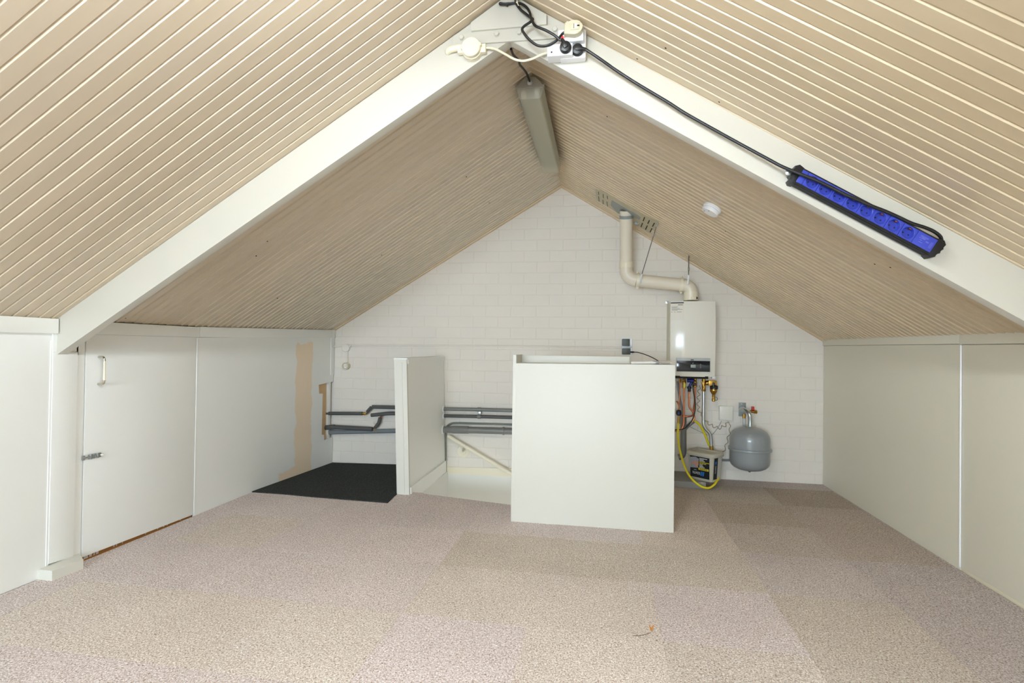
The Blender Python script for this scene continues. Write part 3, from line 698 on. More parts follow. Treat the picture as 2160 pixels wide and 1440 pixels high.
MB().tube(spline(cc, 6), .0056, 10).build('cord', m_rubber, ps)
b = MB(); b.lathe(p2, [(.0215, 0), (.0215, .010), (.0195, .017), (.014, .019), (0, .019)], 26); b.box(p2, -.009, .012, -.0085, .0085, .010, .024, .004); b.build('plug', m_black, ps)
MB().tube([p2.at(.008, 0, .016), p2.at(.020, 0, .016), p2.at(.032, 0, .014)], [.0085, .0075, .0058], 12).build('strain_relief', m_black, ps)

# ================================================================ FLUORESCENT FIXTURES ON THE RIDGE
FIX = []
def fixture(y0, y1, xc0, xc1, label, lit, zt=2.402):
    """trough under the ridge: housing above, clear cover below; the room's second one is the lit one"""
    o0 = Vector(((xc0+xc1)/2, (y0+y1)/2, zt)); t = thing('fluorescent_light', label, 'light fixture', o0, None)
    u = Vector((-(xc1-xc0), -(y1-y0), 0)).normalized(); F = Fr((xc0, y0, zt), (-u.y, u.x, 0), (0, 0, 1))     # w points from the near end to the far end or back
    if F.w.dot(Vector((0, 1, 0))) < 0: F = Fr((xc0, y0, zt), (u.y, -u.x, 0), (0, 0, 1))
    Ln = y1-y0; FIX.append(t)
    MB().prism(F, [(-.026, 0), (.026, 0), (.066, -.042), (.070, -.050), (-.070, -.050), (-.066, -.042)], 0, Ln, bev=.003).build('housing', m_lampgrey, t)
    MB().prism(F, [(-.073, -.042), (.073, -.042), (.073, -.054), (-.073, -.054)], -.006, .010, bev=.002).build('end_rim', m_lampgrey, t)
    MB().prism(F, [(-.058, -.051), (.058, -.051), (.042, -.066), (-.042, -.066)], .040, Ln-.01).build('reflector_tray', m_lamptray, t)
    if not lit:
        b = MB(); sh = [(-.069, -.051), (-.057, -.100), (-.050, -.105), (.050, -.105), (.057, -.100), (.069, -.051)]
        A2 = [b.bm.verts.new(F.at(p[0]*.98, p[1], .012 if p[1] < -.08 else .002)) for p in sh]; B = [b.bm.verts.new(F.at(*p, Ln-.002)) for p in sh]
        for i in range(5): b.bm.faces.new((A2[i], A2[i+1], B[i+1], B[i]))
        b.bm.faces.new(A2[::-1]); b.bm.faces.new(B); b.build('clear_cover', m_cover, t, flat=True)
        MB().prism(F, [(-.050, -.100), (.050, -.100), (.050, -.103), (-.050, -.103)], .032, .036).build('cover_rib', m_silver, t)
    for s in (-1, 1):
        MB().box(F, s*.034-.013, s*.034+.013, -.096, -.051, .014, .034, .005).build('lamp_holder', m_holder, t)
        if lit: MB().tube([F.at(s*.034, -.088, .03), F.at(s*.034, -.088, Ln-.03)], .013, 12).build('tube', m_tube, t)
    if not lit:
        MB().lathe(Fr(F.at(0, -.030, 0), F.u*-1, F.v), [(.013, 0), (.013, .006), (.010, .012), (.006, .016)], 16).build('cable_gland', m_silver, t)
        for s in (1,):
            for w in (.16, .86): MB().tube(spline([F.at(s*.071, -.042, w), F.at(s*.076, -.052, w), F.at(s*.068, -.072, w+.01)], 4), .003, 6).build('cover_clip', m_steel, t)
    return F
YL0, YL1 = 2.610, 3.77
FLa = fixture(YL0, YL1, -.288, -.296, 'unlit grey fluorescent fixture with clear cover under the ridge', False)
fixture(.15, 1.42, rx, rx, 'lit twin tube fluorescent fixture under the ridge before the truss', True, zt=2.34)
pf = lambda x, y, yy: hit(x, y, (0, 1, 0), (0, yy, 0))
cp_ = [pf(1078, 103, 2.10), pf(1083, 116, 2.16), pf(1094, 127, 2.26), pf(1096.5, 136, 2.34), pf(1104, 145, 2.44), pf(1110.5, 154, 2.52), FLa.at(0, -.028, -.02), FLa.at(0, -.030, -.004)]
MB().tube(spline(cp_, 6), .0050, 10).build('cord', m_rubber, FIX[0])

# ================================================================ RIGHT ROOF: detector, flue, slotted strips
f = FRR.sp(1504, 437, 0)
sd = thing('smoke_detector', 'round white smoke detector on the right ceiling slope', 'smoke detector', f.o)
MB().lathe(f, [(.052, 0), (.052, .012), (.049, .015), (.046, .015)], 32).build('mounting_ring', m_white, sd)
b = MB(); b.lathe(f, [(.045, .014), (.049, .018), (.049, .030), (.045, .036), (0, .038)], 32); b.build('cover', m_white, sd)
for a in (0.3, 1.9): MB().lathe(f.sub(.03*math.cos(a), .03*math.sin(a), .0368), [(.003, 0), (.003, .0008)], 10).build('indicator', m_dark, sd)
# flue
WF = .225
fl = thing('flue_pipe', 'cream plastic flue pipe from boiler top to the right ceiling slope', 'pipe', FB.pt(1456, 632, WF))
fp_ = lambda x, y: FB.pt(x, y, WF)
R = .0495
def bend(c, a, d, n=10):
    """quarter-like elbow path from point a to point d rounding at corner c"""
    return [(1-t)**2*a+2*(1-t)*t*c+t*t*d for t in [k/n for k in range(n+1)]]
tp = fp_(1321.5, 470); zroof = roofz(tp.x); top_ = FRR.pt(1321, 447); top_ = top_+Vector((0, 0, .012)); k1 = fp_(1320.5, 556); c1_ = fp_(1319, 587); k2 = fp_(1342, 590.5)
MB().tube([top_, k1], R, 28).build('riser', m_flue, fl)
MB().tube([k1+Vector((0, 0, .012)), k1-Vector((0, 0, .035))], R+.005, 28).build('socket_collar', m_flue2, fl)
MB().tube(bend(c1_, k1-Vector((0, 0, .035)), k2), R+.0015, 28).build('elbow', m_flue, fl)
k3 = fp_(1440, 601); c2_ = fp_(1457, 603); k4 = fp_(1457, 617); k5 = fp_(1457, 634)
dr = (k3-k2).normalized()
MB().tube([k2, k3], R, 28).build('cross_pipe', m_flue, fl)
MB().tube(bend(c2_+Vector((.0, 0, .0)), k3, k4), R+.0015, 28).build('elbow', m_flue, fl)
ad = MB().tube([k4+Vector((0, 0, .004)), k5-Vector((0, 0, -.0015))], R+.005, 28).build('boiler_adapter', m_flue2, fl)
fa = FB.sp(1460.5, 628.5, WF+R+.002); MB().lathe(fa, [(.013, -.008), (.013, .004), (.011, .006), (0, .006)], 16).build('test_cap', m_flue2, ad)
fa = FB.sp(1468.5, 628.5, WF+R-.014); MB().lathe(fa, [(.010, -.006), (.010, .006), (0, .006)], 16).build('open_test_port', m_dark, ad)
for p, nm in ((k2+dr*.012, 'a'), (k3-dr*.012, 'b')):
    F_ = Fr(p, FB.w, dr.cross(FB.w))     # w along the pipe
    b = MB(); b.tube([p-dr*.011, p+dr*.011], R+.008, 28)
    up_ = Vector((0, 0, 1)); b.tube([p+up_*(R+.004), p+up_*(R+.02)], .010, 8); b.tube([p-up_*(R+.004), p-up_*(R+.018)], .010, 8)
    b.build('pipe_clamp', m_flue2, fl)
def hanger(x0, y0, x1, y1, x2, y2, xn, yn, o0, o1):
    A, B_, C_, N_ = FB.pt(x0, y0, o0), FB.pt(x1, y1, o1), FB.pt(x2, y2, WF+R+.012), None
    A = hit(x0, y0, FRR.w, FRR.o); B_ = hit(x1, y1, FB.w, FB.o+FB.w*(WF+R+.008))
    rd = MB().tube([A, B_], .0035, 8).build('threaded_rod', m_rod, fl)
    t = (yn-y0)/(y1-y0); N_ = A.lerp(B_, t); d = (B_-A).normalized()
    MB().tube([N_-d*.014, N_+d*.014], .0065, 6).build('coupling_nut', m_steel, rd); MB().tube([A, A+d*.04], .005, 8).build('ceiling_sleeve', m_steel, rd)
    b = MB(); b.tube([B_, C_], .0075, 4); s = b.build('hanger_strap', m_white, rd)
hanger(1387.5, 467.5, 1354, 578, 1349.5, 597, 1380, 493, .2, .2)
hanger(1453, 539, 1452.5, 580, 1451.5, 599, 1452.6, 567, .2, .2)
# strap round the riser and roof plate
ax_ = (top_-k1).normalized(); kb = k1+ax_*((FB.pt(1320.5, 466, WF).z-k1.z)/ax_.z)
b = MB(); b.tube([kb-ax_*.012, kb+ax_*.012], R+.003, 28)
f_ = FB.sp(1342, 465, WF+.03); b.box(f_, -.012, .022, -.035, .025, -.012, .012, .003); b.build('steel_strap', m_greymetal, fl)
pl_ = [FRR.uv(1220+x/5.332, 370+y/5.332, .003) for x, y in ((375, 278), (362, 330), (440, 425), (640, 470), (690, 500), (700, 470), (630, 420), (560, 385))]
MB().prism(FRR, pl_, 0, .004).build('roof_plate', m_greymetal, fl)
st = [FRR.uv(1220+x/5.332, 370+y/5.332, .002) for x, y in ((190, 145), (200, 265), (330, 350), (800, 640), (905, 560), (900, 515), (640, 390), (400, 240))]
b = MB(); b.prism(FRR, st, 0, .0022)
sl_ = b.build('slotted_strip', m_slit, ceil, label='grey green slotted metal strip around the flue')
for (x0, y0, x1, y1) in ((748, 465, 730, 510), (724, 530, 706, 578), (802, 500, 782, 540), (778, 560, 756, 606), (858, 530, 835, 572), (830, 590, 808, 636), (326, 225, 330, 262), (322, 290, 330, 345), (280, 205, 284, 250), (278, 270, 282, 320), (228, 180, 232, 215), (230, 230, 234, 290)):
    A, B_ = FRR.uv(1220+x0/5.332, 370+y0/5.332), FRR.uv(1220+x1/5.332, 370+y1/5.332); w_ = .004 if x0 > 600 else .0025
    dx = Vector((B_[0]-A[0], B_[1]-A[1])).normalized(); nx = Vector((-dx.y, dx.x))*w_
    MB().prism(FRR, [(A[0]+nx.x, A[1]+nx.y), (B_[0]+nx.x, B_[1]+nx.y), (B_[0]-nx.x, B_[1]-nx.y), (A[0]-nx.x, A[1]-nx.y)], .002, .0028).build('slot', m_dark, sl_, flat=True)

# ================================================================ BACK WALL: conduit, boxes
o = MB().tube(spline(path(FB, [(703, 730.5, .05), (708, 730, .035), (724, 728, .014), (748, 727.8, .010), (900, 728.6, .010), (1100, 730.3, .010), (1312, 733, .012)]), 4), .0078, 10).build('wall_conduit', m_brick)
o['label'] = 'white painted conduit running level across the brick wall'; o['category'] = 'conduit'
f = FB.sp(731.5, 733.5, 0)
rj = thing('junction_box', 'white painted round junction box under the left end of the conduit', 'junction box', f.o)
MB().lathe(f, [(.036, 0), (.036, .026), (.032, .030), (0, .031)], 24).box(f, -.046, .046, .006, .022, .002, .022, .004).build('body', m_brick, rj)
MB().tube(path(FB, [(732.5, 741, .010), (732, 764, .010)]), .008, 10).build('drop_conduit', m_brick, rj)
f = FB.sp(732, 771.5, 0)
ro = thing('round_outlet', 'round cream wall outlet hanging under the drop conduit', 'outlet', f.o)
MB().lathe(f, [(.034, 0), (.034, .036), (.031, .042), (.022, .042), (.021, .034), (0, .034)], 28).build('body', m_beigeplug, ro)
b = MB(); b.lathe(f.sub(0, 0, .034), [(.0175, 0), (.0175, .004), (.012, .005), (0, .005)], 20); ins = b.build('insert', m_white, ro)
b = MB()
for k in (-1, 1): b.lathe(f.sub(k*.009, 0, .039), [(.003, 0), (.003, .001)], 8)
b.lathe(f.sub(0, 0, .039), [(.0025, 0), (.0025, .001)], 8); b.build('pin_hole', m_dark, ins)
# two grey relay boxes
f = FB.sp(1322, 725, 0)
rb = thing('twin_socket', 'dark grey twin socket boxes at the right end of the conduit', 'socket', f.o)
MB().box(FB, *rect(FB, 1311.5, 712.5, 1334, 748, .012), 0, .012, .003).build('mounting_plate', m_white, rb)
for (y0, y1, x1) in ((714.5, 729.5, 1328.5), (734.5, 747.5, 1330)):
    q = MB().box(FB, *rect(FB, 1312, y0, x1, y1, .045), .012, .045, .006).build('grey_box', m_darkgrey, rb)
    MB().box(FB, *rect(FB, x1, y0, 1333.5, y1-1, .030), .012, .030, .003).build('white_flap', m_white, q)
MB().box(FB, *rect(FB, 1311.5, 730.8, 1333, 732.3, .047), .012, .047, .001).build('hinge_bar', m_silver, rb)
bx = [FB.pt(1330, 742.2, .03), FB.pt(1337, 742.4, .04)]
b = MB(); b.tube(bx, .007, 10); b.tube(spline(path(FB, [(1335, 742.4, .04), (1345, 743, .055), (1358, 746.5, .08), (1372, 752, .10), (1382.6, 757.5, .12), (1389, 762, .13), (1393, 769, .13)]), 5), .0036, 8)
o = b.build('boiler_lead', m_rubber); o['label'] = 'short black lead with plug arching out of the lower grey socket'; o['category'] = 'cord'

# ================================================================ BOILER
BD = .300
u0, u1, v0, v1 = rect(FB, 1414.5, 634.5, 1511.8, 793.5, BD)
bo = thing('boiler', 'glossy white wall hung combi boiler with dark control panel', 'boiler', FB.at((u0+u1)/2, v0, 0))
b = MB(); b.box(FB, u0+.004, u1-.004, v0+.004, v1-.002, .0, BD-.060, .003); b.build('casing', m_boilside, bo)
# front cover, bowed both ways
SAGU, SAGV = .050, .045
def bw_(p, q): return BD-.5*(SAGU*p*p+SAGV*q*q)
def bowed(x0, x1, y0, y1, lift, back=None, n=12):
    """patch of the bowed front between local limits; back gives it a rim down to that depth"""
    b = MB(); g = []
    for j in range(n+1):
        v = y0+(y1-y0)*j/n
        g.append([b.bm.verts.new(FB.at(u0+(u1-u0)*(x0+(x1-x0)*i/n), v0+(v1-v0)*v, bw_(2*(x0+(x1-x0)*i/n)-1, 2*v-1)+lift)) for i in range(n+1)])
    for j in range(n):
        for i in range(n): b.bm.faces.new((g[j][i], g[j][i+1], g[j+1][i+1], g[j+1][i]))
    if back is not None:
        ring = [g[0][i] for i in range(n+1)]+[g[j][n] for j in range(1, n+1)]+[g[n][i] for i in range(n-1, -1, -1)]+[g[j][0] for j in range(n-1, 0, -1)]
        lowr = []
        for v in ring:
            d = v.co-FB.o; lowr.append(b.bm.verts.new(FB.at(d.dot(FB.u), d.dot(FB.v), back)))
        k = len(ring)
        for i in range(k): b.bm.faces.new((ring[i], lowr[i], lowr[(i+1) % k], ring[(i+1) % k]))
    return b
def bpx(x0, y0, x1, y1):
    a = rect(FB, x0, y0, x1, y1, BD-.012); return ((a[0]-u0)/(u1-u0), (a[1]-u0)/(u1-u0), (a[2]-v0)/(v1-v0), (a[3]-v0)/(v1-v0))
bowed(0, 1, 0, 1, 0, BD-.065, 20).build('front_cover', m_boiler, bo, sharp=50)
cpn = MB().box(FB, *rect(FB, 1426.5, 755.2, 1498.5, 783.2, BD+.002), BD-.04, BD+.001, .002).build('control_panel', m_silver, bo)
MB().box(FB, *rect(FB, 1427.3, 761.4, 1497.8, 782.6, BD+.003), BD, BD+.003, .001).build('dark_window', m_screen, cpn)
MB().box(FB, *rect(FB, 1457, 768.8, 1467.4, 775.2, BD+.004), BD, BD+.0036, .0004).build('lcd', m_lcd, cpn)
b = MB()
for y in (767.5, 771.0, 774.5): b.box(FB, *rect(FB, 1476.5, y, 1479, y+1.3, BD+.004), BD, BD+.0035)
b.box(FB, *rect(FB, 1461, 765.0, 1462.6, 766.6, BD+.004), BD, BD+.0035); b.build('button_marks', m_printgrey, cpn, flat=True, kind='stuff')
MB().box(FB, *rect(FB, 1457, 758.0, 1463.5, 759.6, BD+.003), BD, BD+.0016).build('panel_print', m_label, cpn, flat=True)
stk = bowed(*bpx(1415.5, 636, 1443.5, 675), .0006).build('energy_sticker', mat('sticker', (222, 216, 204), .4), bo)
bowed(*bpx(1416, 636.8, 1443, 639.2), .0012).build('sticker_bar', m_label, stk)
b = bowed(*bpx(1430.5, 641.2, 1441, 643.4), .0012, None, 3)
for i, (a0, a1) in enumerate(((1417.5, 1431), (1417.5, 1429), (1417.5, 1434), (1417.5, 1440), (1417.5, 1430))):
    q = bowed(*bpx(a0, 646+1.9*i, a1, 646.9+1.9*i), .0012, None, 3); me = bpy.data.meshes.new('tmp'); q.bm.to_mesh(me); b.bm.from_mesh(me)
for a0, a1 in ((1416.5, 1419.5), (1422, 1425.5), (1428, 1438)):
    q = bowed(*bpx(a0, 657, a1, 658), .0012, None, 3); me = bpy.data.meshes.new('tmp'); q.bm.to_mesh(me); b.bm.from_mesh(me)
b.build('sticker_print', m_printgrey, stk, flat=True, kind='stuff')
MB().box(FB, *rect(FB, 1405, 634, 1411, 640, .22), .18, .20, .002).build('fixing_bracket', m_steel, bo)
MB().box(FB, u0+.02, u1-.05, v0-.016, v0+.004, .04, BD-.03).build('base_tray', m_dark, bo)
MB().box(FB, *rect(FB, 1502, 793, 1509, 798.5, .24), .20, .24, .004).build('corner_clip', m_white, bo)

# ---- pipes below the boiler
PO = .16
def pipe(name, label, m, pts, r, seg=14, smooth=4, off=PO, cat='pipe', group=None):
    P = [FB.pt(p[0], p[1], p[2] if len(p) > 2 else off) for p in pts]
    t = thing(name, label, cat, P[0], group); MB().tube(spline(P, smooth) if smooth else P, r, seg).build('pipe', m, t); return t
g1 = pipe('copper_gas_pipe', 'left copper pipe with yellow gas cock below the boiler', m_copper, [(1443, 797), (1443, 815), (1442.8, 850), (1442.3, 885), (1441.8, 893), (1440, 901), (1435, 906.5), (1428, 908), (1415, 909)], .0078)
f = FB.sp(1443, 806, PO); b = MB(); b.lathe(f, [(.013, .028), (.015, .018), (.012, .012), (.016, .004), (.016, -.012), (.011, -.018), (.015, -.036), (.015, -.046)], 12, axis='v'); b.build('brass_cock', m_brass, g1)
MB().box(FB, *rect(FB, 1441.6, 807.5, 1446.2, 817.5, PO+.02), PO+.014, PO+.022, .003).build('yellow_lever', m_yellow, g1)
g2 = pipe('copper_water_pipe', 'middle copper pipe below the blue tap, bending to the right', m_copper, [(1453.6, 818), (1453.6, 840), (1453.7, 854), (1455.2, 860), (1459, 865), (1462.3, 870), (1462, 874.5, .155), (1458, 877, .145), (1451, 878.2, .135), (1444, 877.5, .130), (1437, 876, .13)], .0072)
f = FB.sp(1454, 818, PO)
MB().lathe(f, [(.013, .012), (.017, .010), (.017, -.004), (.012, -.008), (.012, -.028), (.009, -.030)], 14, axis='v').build('black_nut', m_black, g2)
MB().tube(path(FB, [(1462, 800, PO), (1454.5, 815, PO)]), .010, 12).tube(path(FB, [(1449.5, 802.3, PO+.01), (1463, 802.3, PO+.01)]), .015, 12).build('blue_tap', m_bluedark, g2)
g3 = pipe('copper_return_pipe', 'right copper pipe with black knob below the boiler', m_copper, [(1466.3, 795), (1466.2, 818), (1465.5, 845, .15), (1463.7, 860, .138), (1463.5, 872, .135), (1464.5, 880, .135), (1462.5, 886, .135), (1460, 889, .135)], .0072)
f = FB.sp(1466.3, 806, PO); MB().lathe(f, [(.010, .034), (.012, .02), (.009, .012), (.015, .006), (.015, -.004), (.010, -.018), (.015, -.024), (.015, -.036), (.010, -.04)], 10, axis='v').build('brass_cock', m_brass, g3)
MB().lathe(FB.sp(1465.8, 810.5, PO+.014), [(.009, 0), (.011, .006), (.008, .014), (0, .016)], 14).build('knob', m_black, g3)
g4 = pipe('thin_copper_pipe', 'short thin copper pipe at the left under the boiler', m_copper, [(1434.5, 797), (1434.5, 812), (1434.2, 828), (1433.5, 842), (1432, 856)], .0055, off=.10)
MB().lathe(FB.sp(1434.6, 802, .10), [(.012, .010), (.012, -.012), (.008, -.02)], 8, axis='v').build('nut', m_brass, g4)
# magnetic filter on the steel expansion pipe
st_ = pipe('steel_pipe', 'steel heating pipe from brass filter down with an offset bend', m_steel, [(1484.2, 818), (1484, 850), (1483.6, 886), (1484.3, 896), (1488, 904), (1494, 910), (1498.6, 917), (1499.8, 926), (1500, 938), (1501, 946)], .0118, 18, off=.14)
MB().tube(path(FB, [(1500.3, 940, .14), (1501.4, 950, .14)]), .0145, 10).build('brass_end', m_brass, st_)
f = FB.sp(1484.4, 812, .14)
mf = thing('magnetic_filter', 'brass magnetic dirt filter with black collar right below boiler', 'filter', f.o)
b = MB(); b.tube(path(FB, [(1484.6, 796, .14), (1484.4, 822, .14)]), .0140, 14); b.tube(path(FB, [(1484.2, 821, .14), (1484.1, 824.8, .14)]), .0175, 6)
b.tube(path(FB, [(1486, 808, .14), (1491, 807.5, .15), (1498, 806.8, .16)]), [.012, .020, .016], 14); b.box(FB, *rect(FB, 1495, 802.4, 1512, 813.5, .185), .145, .185, .004)
b.tube(path(FB, [(1480.8, 804, .14), (1486, 817, .15)]), .009, 10); b.build('tee_body', m_brass, mf)
f = FB.sp(1506, 817, .17)
MB().lathe(f, [(.014, .022), (.029, .014), (.031, .010), (.031, -.010), (.027, -.014)], 12, axis='v').build('black_collar', m_black, mf)
MB().box(FB, *rect(FB, 1503.5, 806.5, 1508, 818, .205), .185, .205, .006).build('black_lever', m_black, mf)
f = FB.sp(1505.3, 822, .17); MB().lathe(f, [(.026, .008), (.028, 0), (.026, -.014), (.016, -.030), (.012, -.036), (.012, -.054), (.009, -.058), (.009, -.066), (.013, -.070), (.013, -.088), (.008, -.092)], 16, axis='v').build('bowl', m_brass, mf)
ring = [FB.pt(1510, 841, .17)+FB.u*.013*math.cos(a)+FB.v*.013*math.sin(a) for a in [k*math.pi/9 for k in range(19)]]
MB().tube(ring, .0018, 6).build('ring', m_rubber, mf)
# grey drain
dr_ = thing('siphon_drain', 'fat dark grey plastic drain pipe with side branch under the boiler', 'pipe', FB.pt(1441.5, 905, .10))
MB().tube(spline(path(FB, [(1441.5, 876, .10), (1441.5, 905, .10), (1441.5, 940, .10), (1441, 955, .10), (1437, 962, .10), (1431, 964, .10)]), 4), .024, 18).build('trap_pipe', m_pvc, dr_)
MB().tube(spline(path(FB, [(1441.5, 912, .10), (1446, 903, .10), (1456, 894, .10), (1464, 887.5, .10)]), 4), .015, 16).build('branch_pipe', m_pvc, dr_)
pipe('pale_drain_hose', 'pale grey plastic hose curving down behind the copper pipes', m_pvclight, [(1430, 804), (1431, 818), (1434, 840), (1438, 860), (1440, 874)], .010, off=.07, cat='hose')
# filling valve and yellow hose
fv = thing('fill_valve', 'blue and black filling valve at the top of the yellow hose', 'valve', FB.pt(1431.5, 873, .19))
MB().lathe(FB.sp(1431.8, 872, .19), [(.008, .03), (.020, .022), (.022, 0), (.016, -.014), (.009, -.018)], 14, axis='v').build('valve_body', m_black, fv)
MB().lathe(FB.sp(1432, 872, .212), [(.009, 0), (.009, .004), (0, .005)], 12).build('blue_cap', m_bluedark, fv)
MB().tube(path(FB, [(1431.8, 878, .19), (1431.5, 893, .19)]), [.009, .011], 12).build('brass_tail', m_brass, fv)
MB().tube(spline(path(FB, [(1431.5, 866, .19), (1432.5, 858, .19), (1430, 850, .18), (1427, 846, .17)]), 4), .006, 10).build('feed_pipe', m_copper, fv)
hs = path(FB, [(1431.3, 889, .19), (1430.3, 905, .20), (1430.6, 925, .22), (1433.2, 945, .25), (1438.5, 966, .29), (1446, 988, .335), (1455.5, 1005, .375), (1468, 1018, .40), (1481, 1026.5, .405), (1494, 1029, .39), (1504, 1024, .355), (1512, 1014, .30), (1516.5, 1003, .24), (1516.5, 985, .14), (1511, 965, .08), (1504, 952, .08), (1495.5, 938, .09), (1487, 917, .11), (1478.5, 900, .13), (1470, 890.5, .15), (1464, 887.5, .155)])
o = MB().tube(spline(hs, 6), .0083, 12).build('yellow_hose', m_yellow); o['label'] = 'yellow filling hose looping from the valve down around the bucket'; o['category'] = 'hose'
o = MB().tube(spline(path(FB, [(1461.5, 797, .17), (1461, 808, .175), (1462.3, 822, .18), (1464.5, 836, .18), (1466.6, 850, .18), (1466.4, 864, .18), (1463, 879, .185), (1456, 892, .19), (1446, 902, .19), (1436, 905.5, .19), (1424, 906, .18)]), 5), .0042, 8).build('boiler_cable', m_rubber)
o['label'] = 'black cable curving in front of the copper pipes'; o['category'] = 'cord'
def coil(name, label, pts, r=.011, turns=5, off=.02):
    P = spline([FB.pt(p[0], p[1], p[2] if len(p) > 2 else off) for p in pts], 24); out = []
    L = [0]
    for a, c in zip(P, P[1:]): L.append(L[-1]+(c-a).length)
    for i, p in enumerate(P):
        t = L[i]/L[-1]; d = (P[min(i+1, len(P)-1)]-P[max(i-1, 0)]).normalized(); n = d.cross(FB.w).normalized(); a = t*turns*2*math.pi; e = min(1, t*8, (1-t)*8)
        out.append(p+n*r*e*math.cos(a)+FB.w*r*e*math.sin(a))
    o = MB().tube(out, .0022, 6).build(name, m_cord); o['label'] = label; o['category'] = 'cord'; o['group'] = 'thin coiled control cords'
coil('coiled_cord', 'coiled tan cord hanging beside the steel pipe below the boiler', [(1476, 812), (1473.5, 835), (1473, 860), (1480, 878)])
coil('coiled_cord', 'coiled tan cord sagging from steel pipe to white control box', [(1487, 886), (1500, 896), (1516, 902), (1529, 897), (1536, 889)], turns=5)
coil('coiled_cord', 'coiled tan cord dropping from the white control box behind the bucket', [(1537, 889), (1540, 905), (1535, 925), (1530, 943), (1522, 958), (1515, 972)], r=.008, turns=5)
o = MB().tube(spline(path(FB, [(1522, 888, .006), (1514, 902, .006), (1502, 916, .006), (1490, 916, .006), (1472, 908, .006), (1456, 900, .006)]), 5), .0022, 6).build('thin_lead', m_printgrey)
o['label'] = 'thin grey lead slanting down the wall from the white control box'; o['category'] = 'cord'
# control box
f = FB.sp(1532.3, 871.5, 0)
cb = thing('control_box', 'square white control box on the wall left of the grey vessel', 'control box', f.o)
fr_ = MB().box(FB, *rect(FB, 1517.6, 856.8, 1546.8, 886, .035), 0, .032, .005).build('housing', m_control, cb)
MB().lathe(FB.sp(1522.3, 881, .0325), [(.0055, 0), (.0055, .0015), (0, .002)], 14).build('button', m_white, fr_)
MB().box(FB, *rect(FB, 1518.6, 857.8, 1545.8, 885, .035), .032, .034, .001).build('front_plate', m_control, cb)
# expansion vessel
EO = .185
fv_ = FB.sp(1581.5, 948, EO); c_ = fv_.o; F_ = Fr((c_.x, c_.y, 0), FB.u, (0, 0, 1))
zt_, zb_ = FB.pt(1582, 900, EO).z, FB.pt(1581, 992.5, EO).z; rt = ((FB.pt(1624, 940, EO)-FB.pt(1539.6, 940, EO)).length)/2; zs = FB.pt(1581, 946.5, EO).z
ev = thing('expansion_vessel', 'round grey expansion vessel hanging on the wall right of boiler', 'vessel', (c_.x, c_.y, zb_))
pr = [(0, zb_), (rt*.35, zb_+.004), (rt*.62, zb_+.014), (rt*.80, zb_+.027), (rt*.91, zb_+.042), (rt*.975, zb_+.060), (rt, zb_+.085), (rt, zs), (rt, zt_-.100), (rt*.985, zt_-.078), (rt*.94, zt_-.058), (rt*.86, zt_-.040), (rt*.72, zt_-.023), (rt*.45, zt_-.007), (rt*.15, zt_), (0, zt_)]
MB().lathe(F_, pr, 44, axis='v').build('shell', m_tank, ev, sharp=60)
MB().lathe(F_, [(rt-.004, zs-.011), (rt+.010, zs-.009), (rt+.012, zs-.002), (rt+.012, zs+.002), (rt+.010, zs+.009), (rt-.004, zs+.011)], 44, axis='v').build('seam_band', m_tank, ev, sharp=60)
MB().lathe(F_, [(.009, zb_-.010), (.009, zb_+.004)], 12, axis='v').build('fill_nipple', m_black, ev)
nk = [Vector((c_.x, c_.y, zt_-.01)), Vector((c_.x, c_.y, zt_+.055)), Vector((c_.x-.004, c_.y, zt_+.095)), FB.pt(1577, 868, EO-.02), FB.pt(1570, 863.5, .13), FB.pt(1565, 862.5, .07), FB.pt(1564.5, 862.5, .0)]
MB().tube(spline(nk, 5), .0165, 16).build('neck_pipe', m_steel, ev)
MB().lathe(F_, [(.022, zt_-.004), (.022, zt_+.006)], 6, axis='v').build('neck_nut', m_steel, ev)
vb = MB().box(FB, *rect(FB, 1558, 849, 1573.8, 877.6, .006), 0, .005, .001).build('wall_bracket', m_greymetal, ev)
MB().lathe(FB.sp(1564.5, 852, .005), [(.006, 0), (.006, .002), (0, .003)], 12).build('bracket_screw', m_steel, vb)
MB().lathe(FB.sp(1565, 862.5, .02), [(.022, 0), (.022, .02)], 6).build('bracket_nut', m_steel, vb)
vv = MB().tube(path(FB, [(1575, 867, .10), (1590, 868.3, .10)]), .010, 12).tube(path(FB, [(1590, 868.3, .10), (1596.5, 868.8, .10)]), .014, 8).build('service_valve', m_brass, ev)
MB().box(FB, *rect(FB, 1586, 857.5, 1591.8, 865.5, .11), .09, .108, .003).build('red_lever', m_red, vv)
MB().tube(path(FB, [(1569.6, 873, .04), (1569.5, 882, .04)]), .012, 8).build('brass_coupling', m_brass, ev)
MB().tube(path(FB, [(1569.5, 881, .04), (1569, 925, .04), (1568.5, 965, .04)]), .0078, 12).build('feed_pipe', m_steel, ev)
pipe('wall_pipe', 'thin grey pipe low on the wall between bucket and vessel', m_pvclight, [(1505, 969.5), (1520, 970), (1545, 970.6), (1566, 971.2)], .009, off=.012)

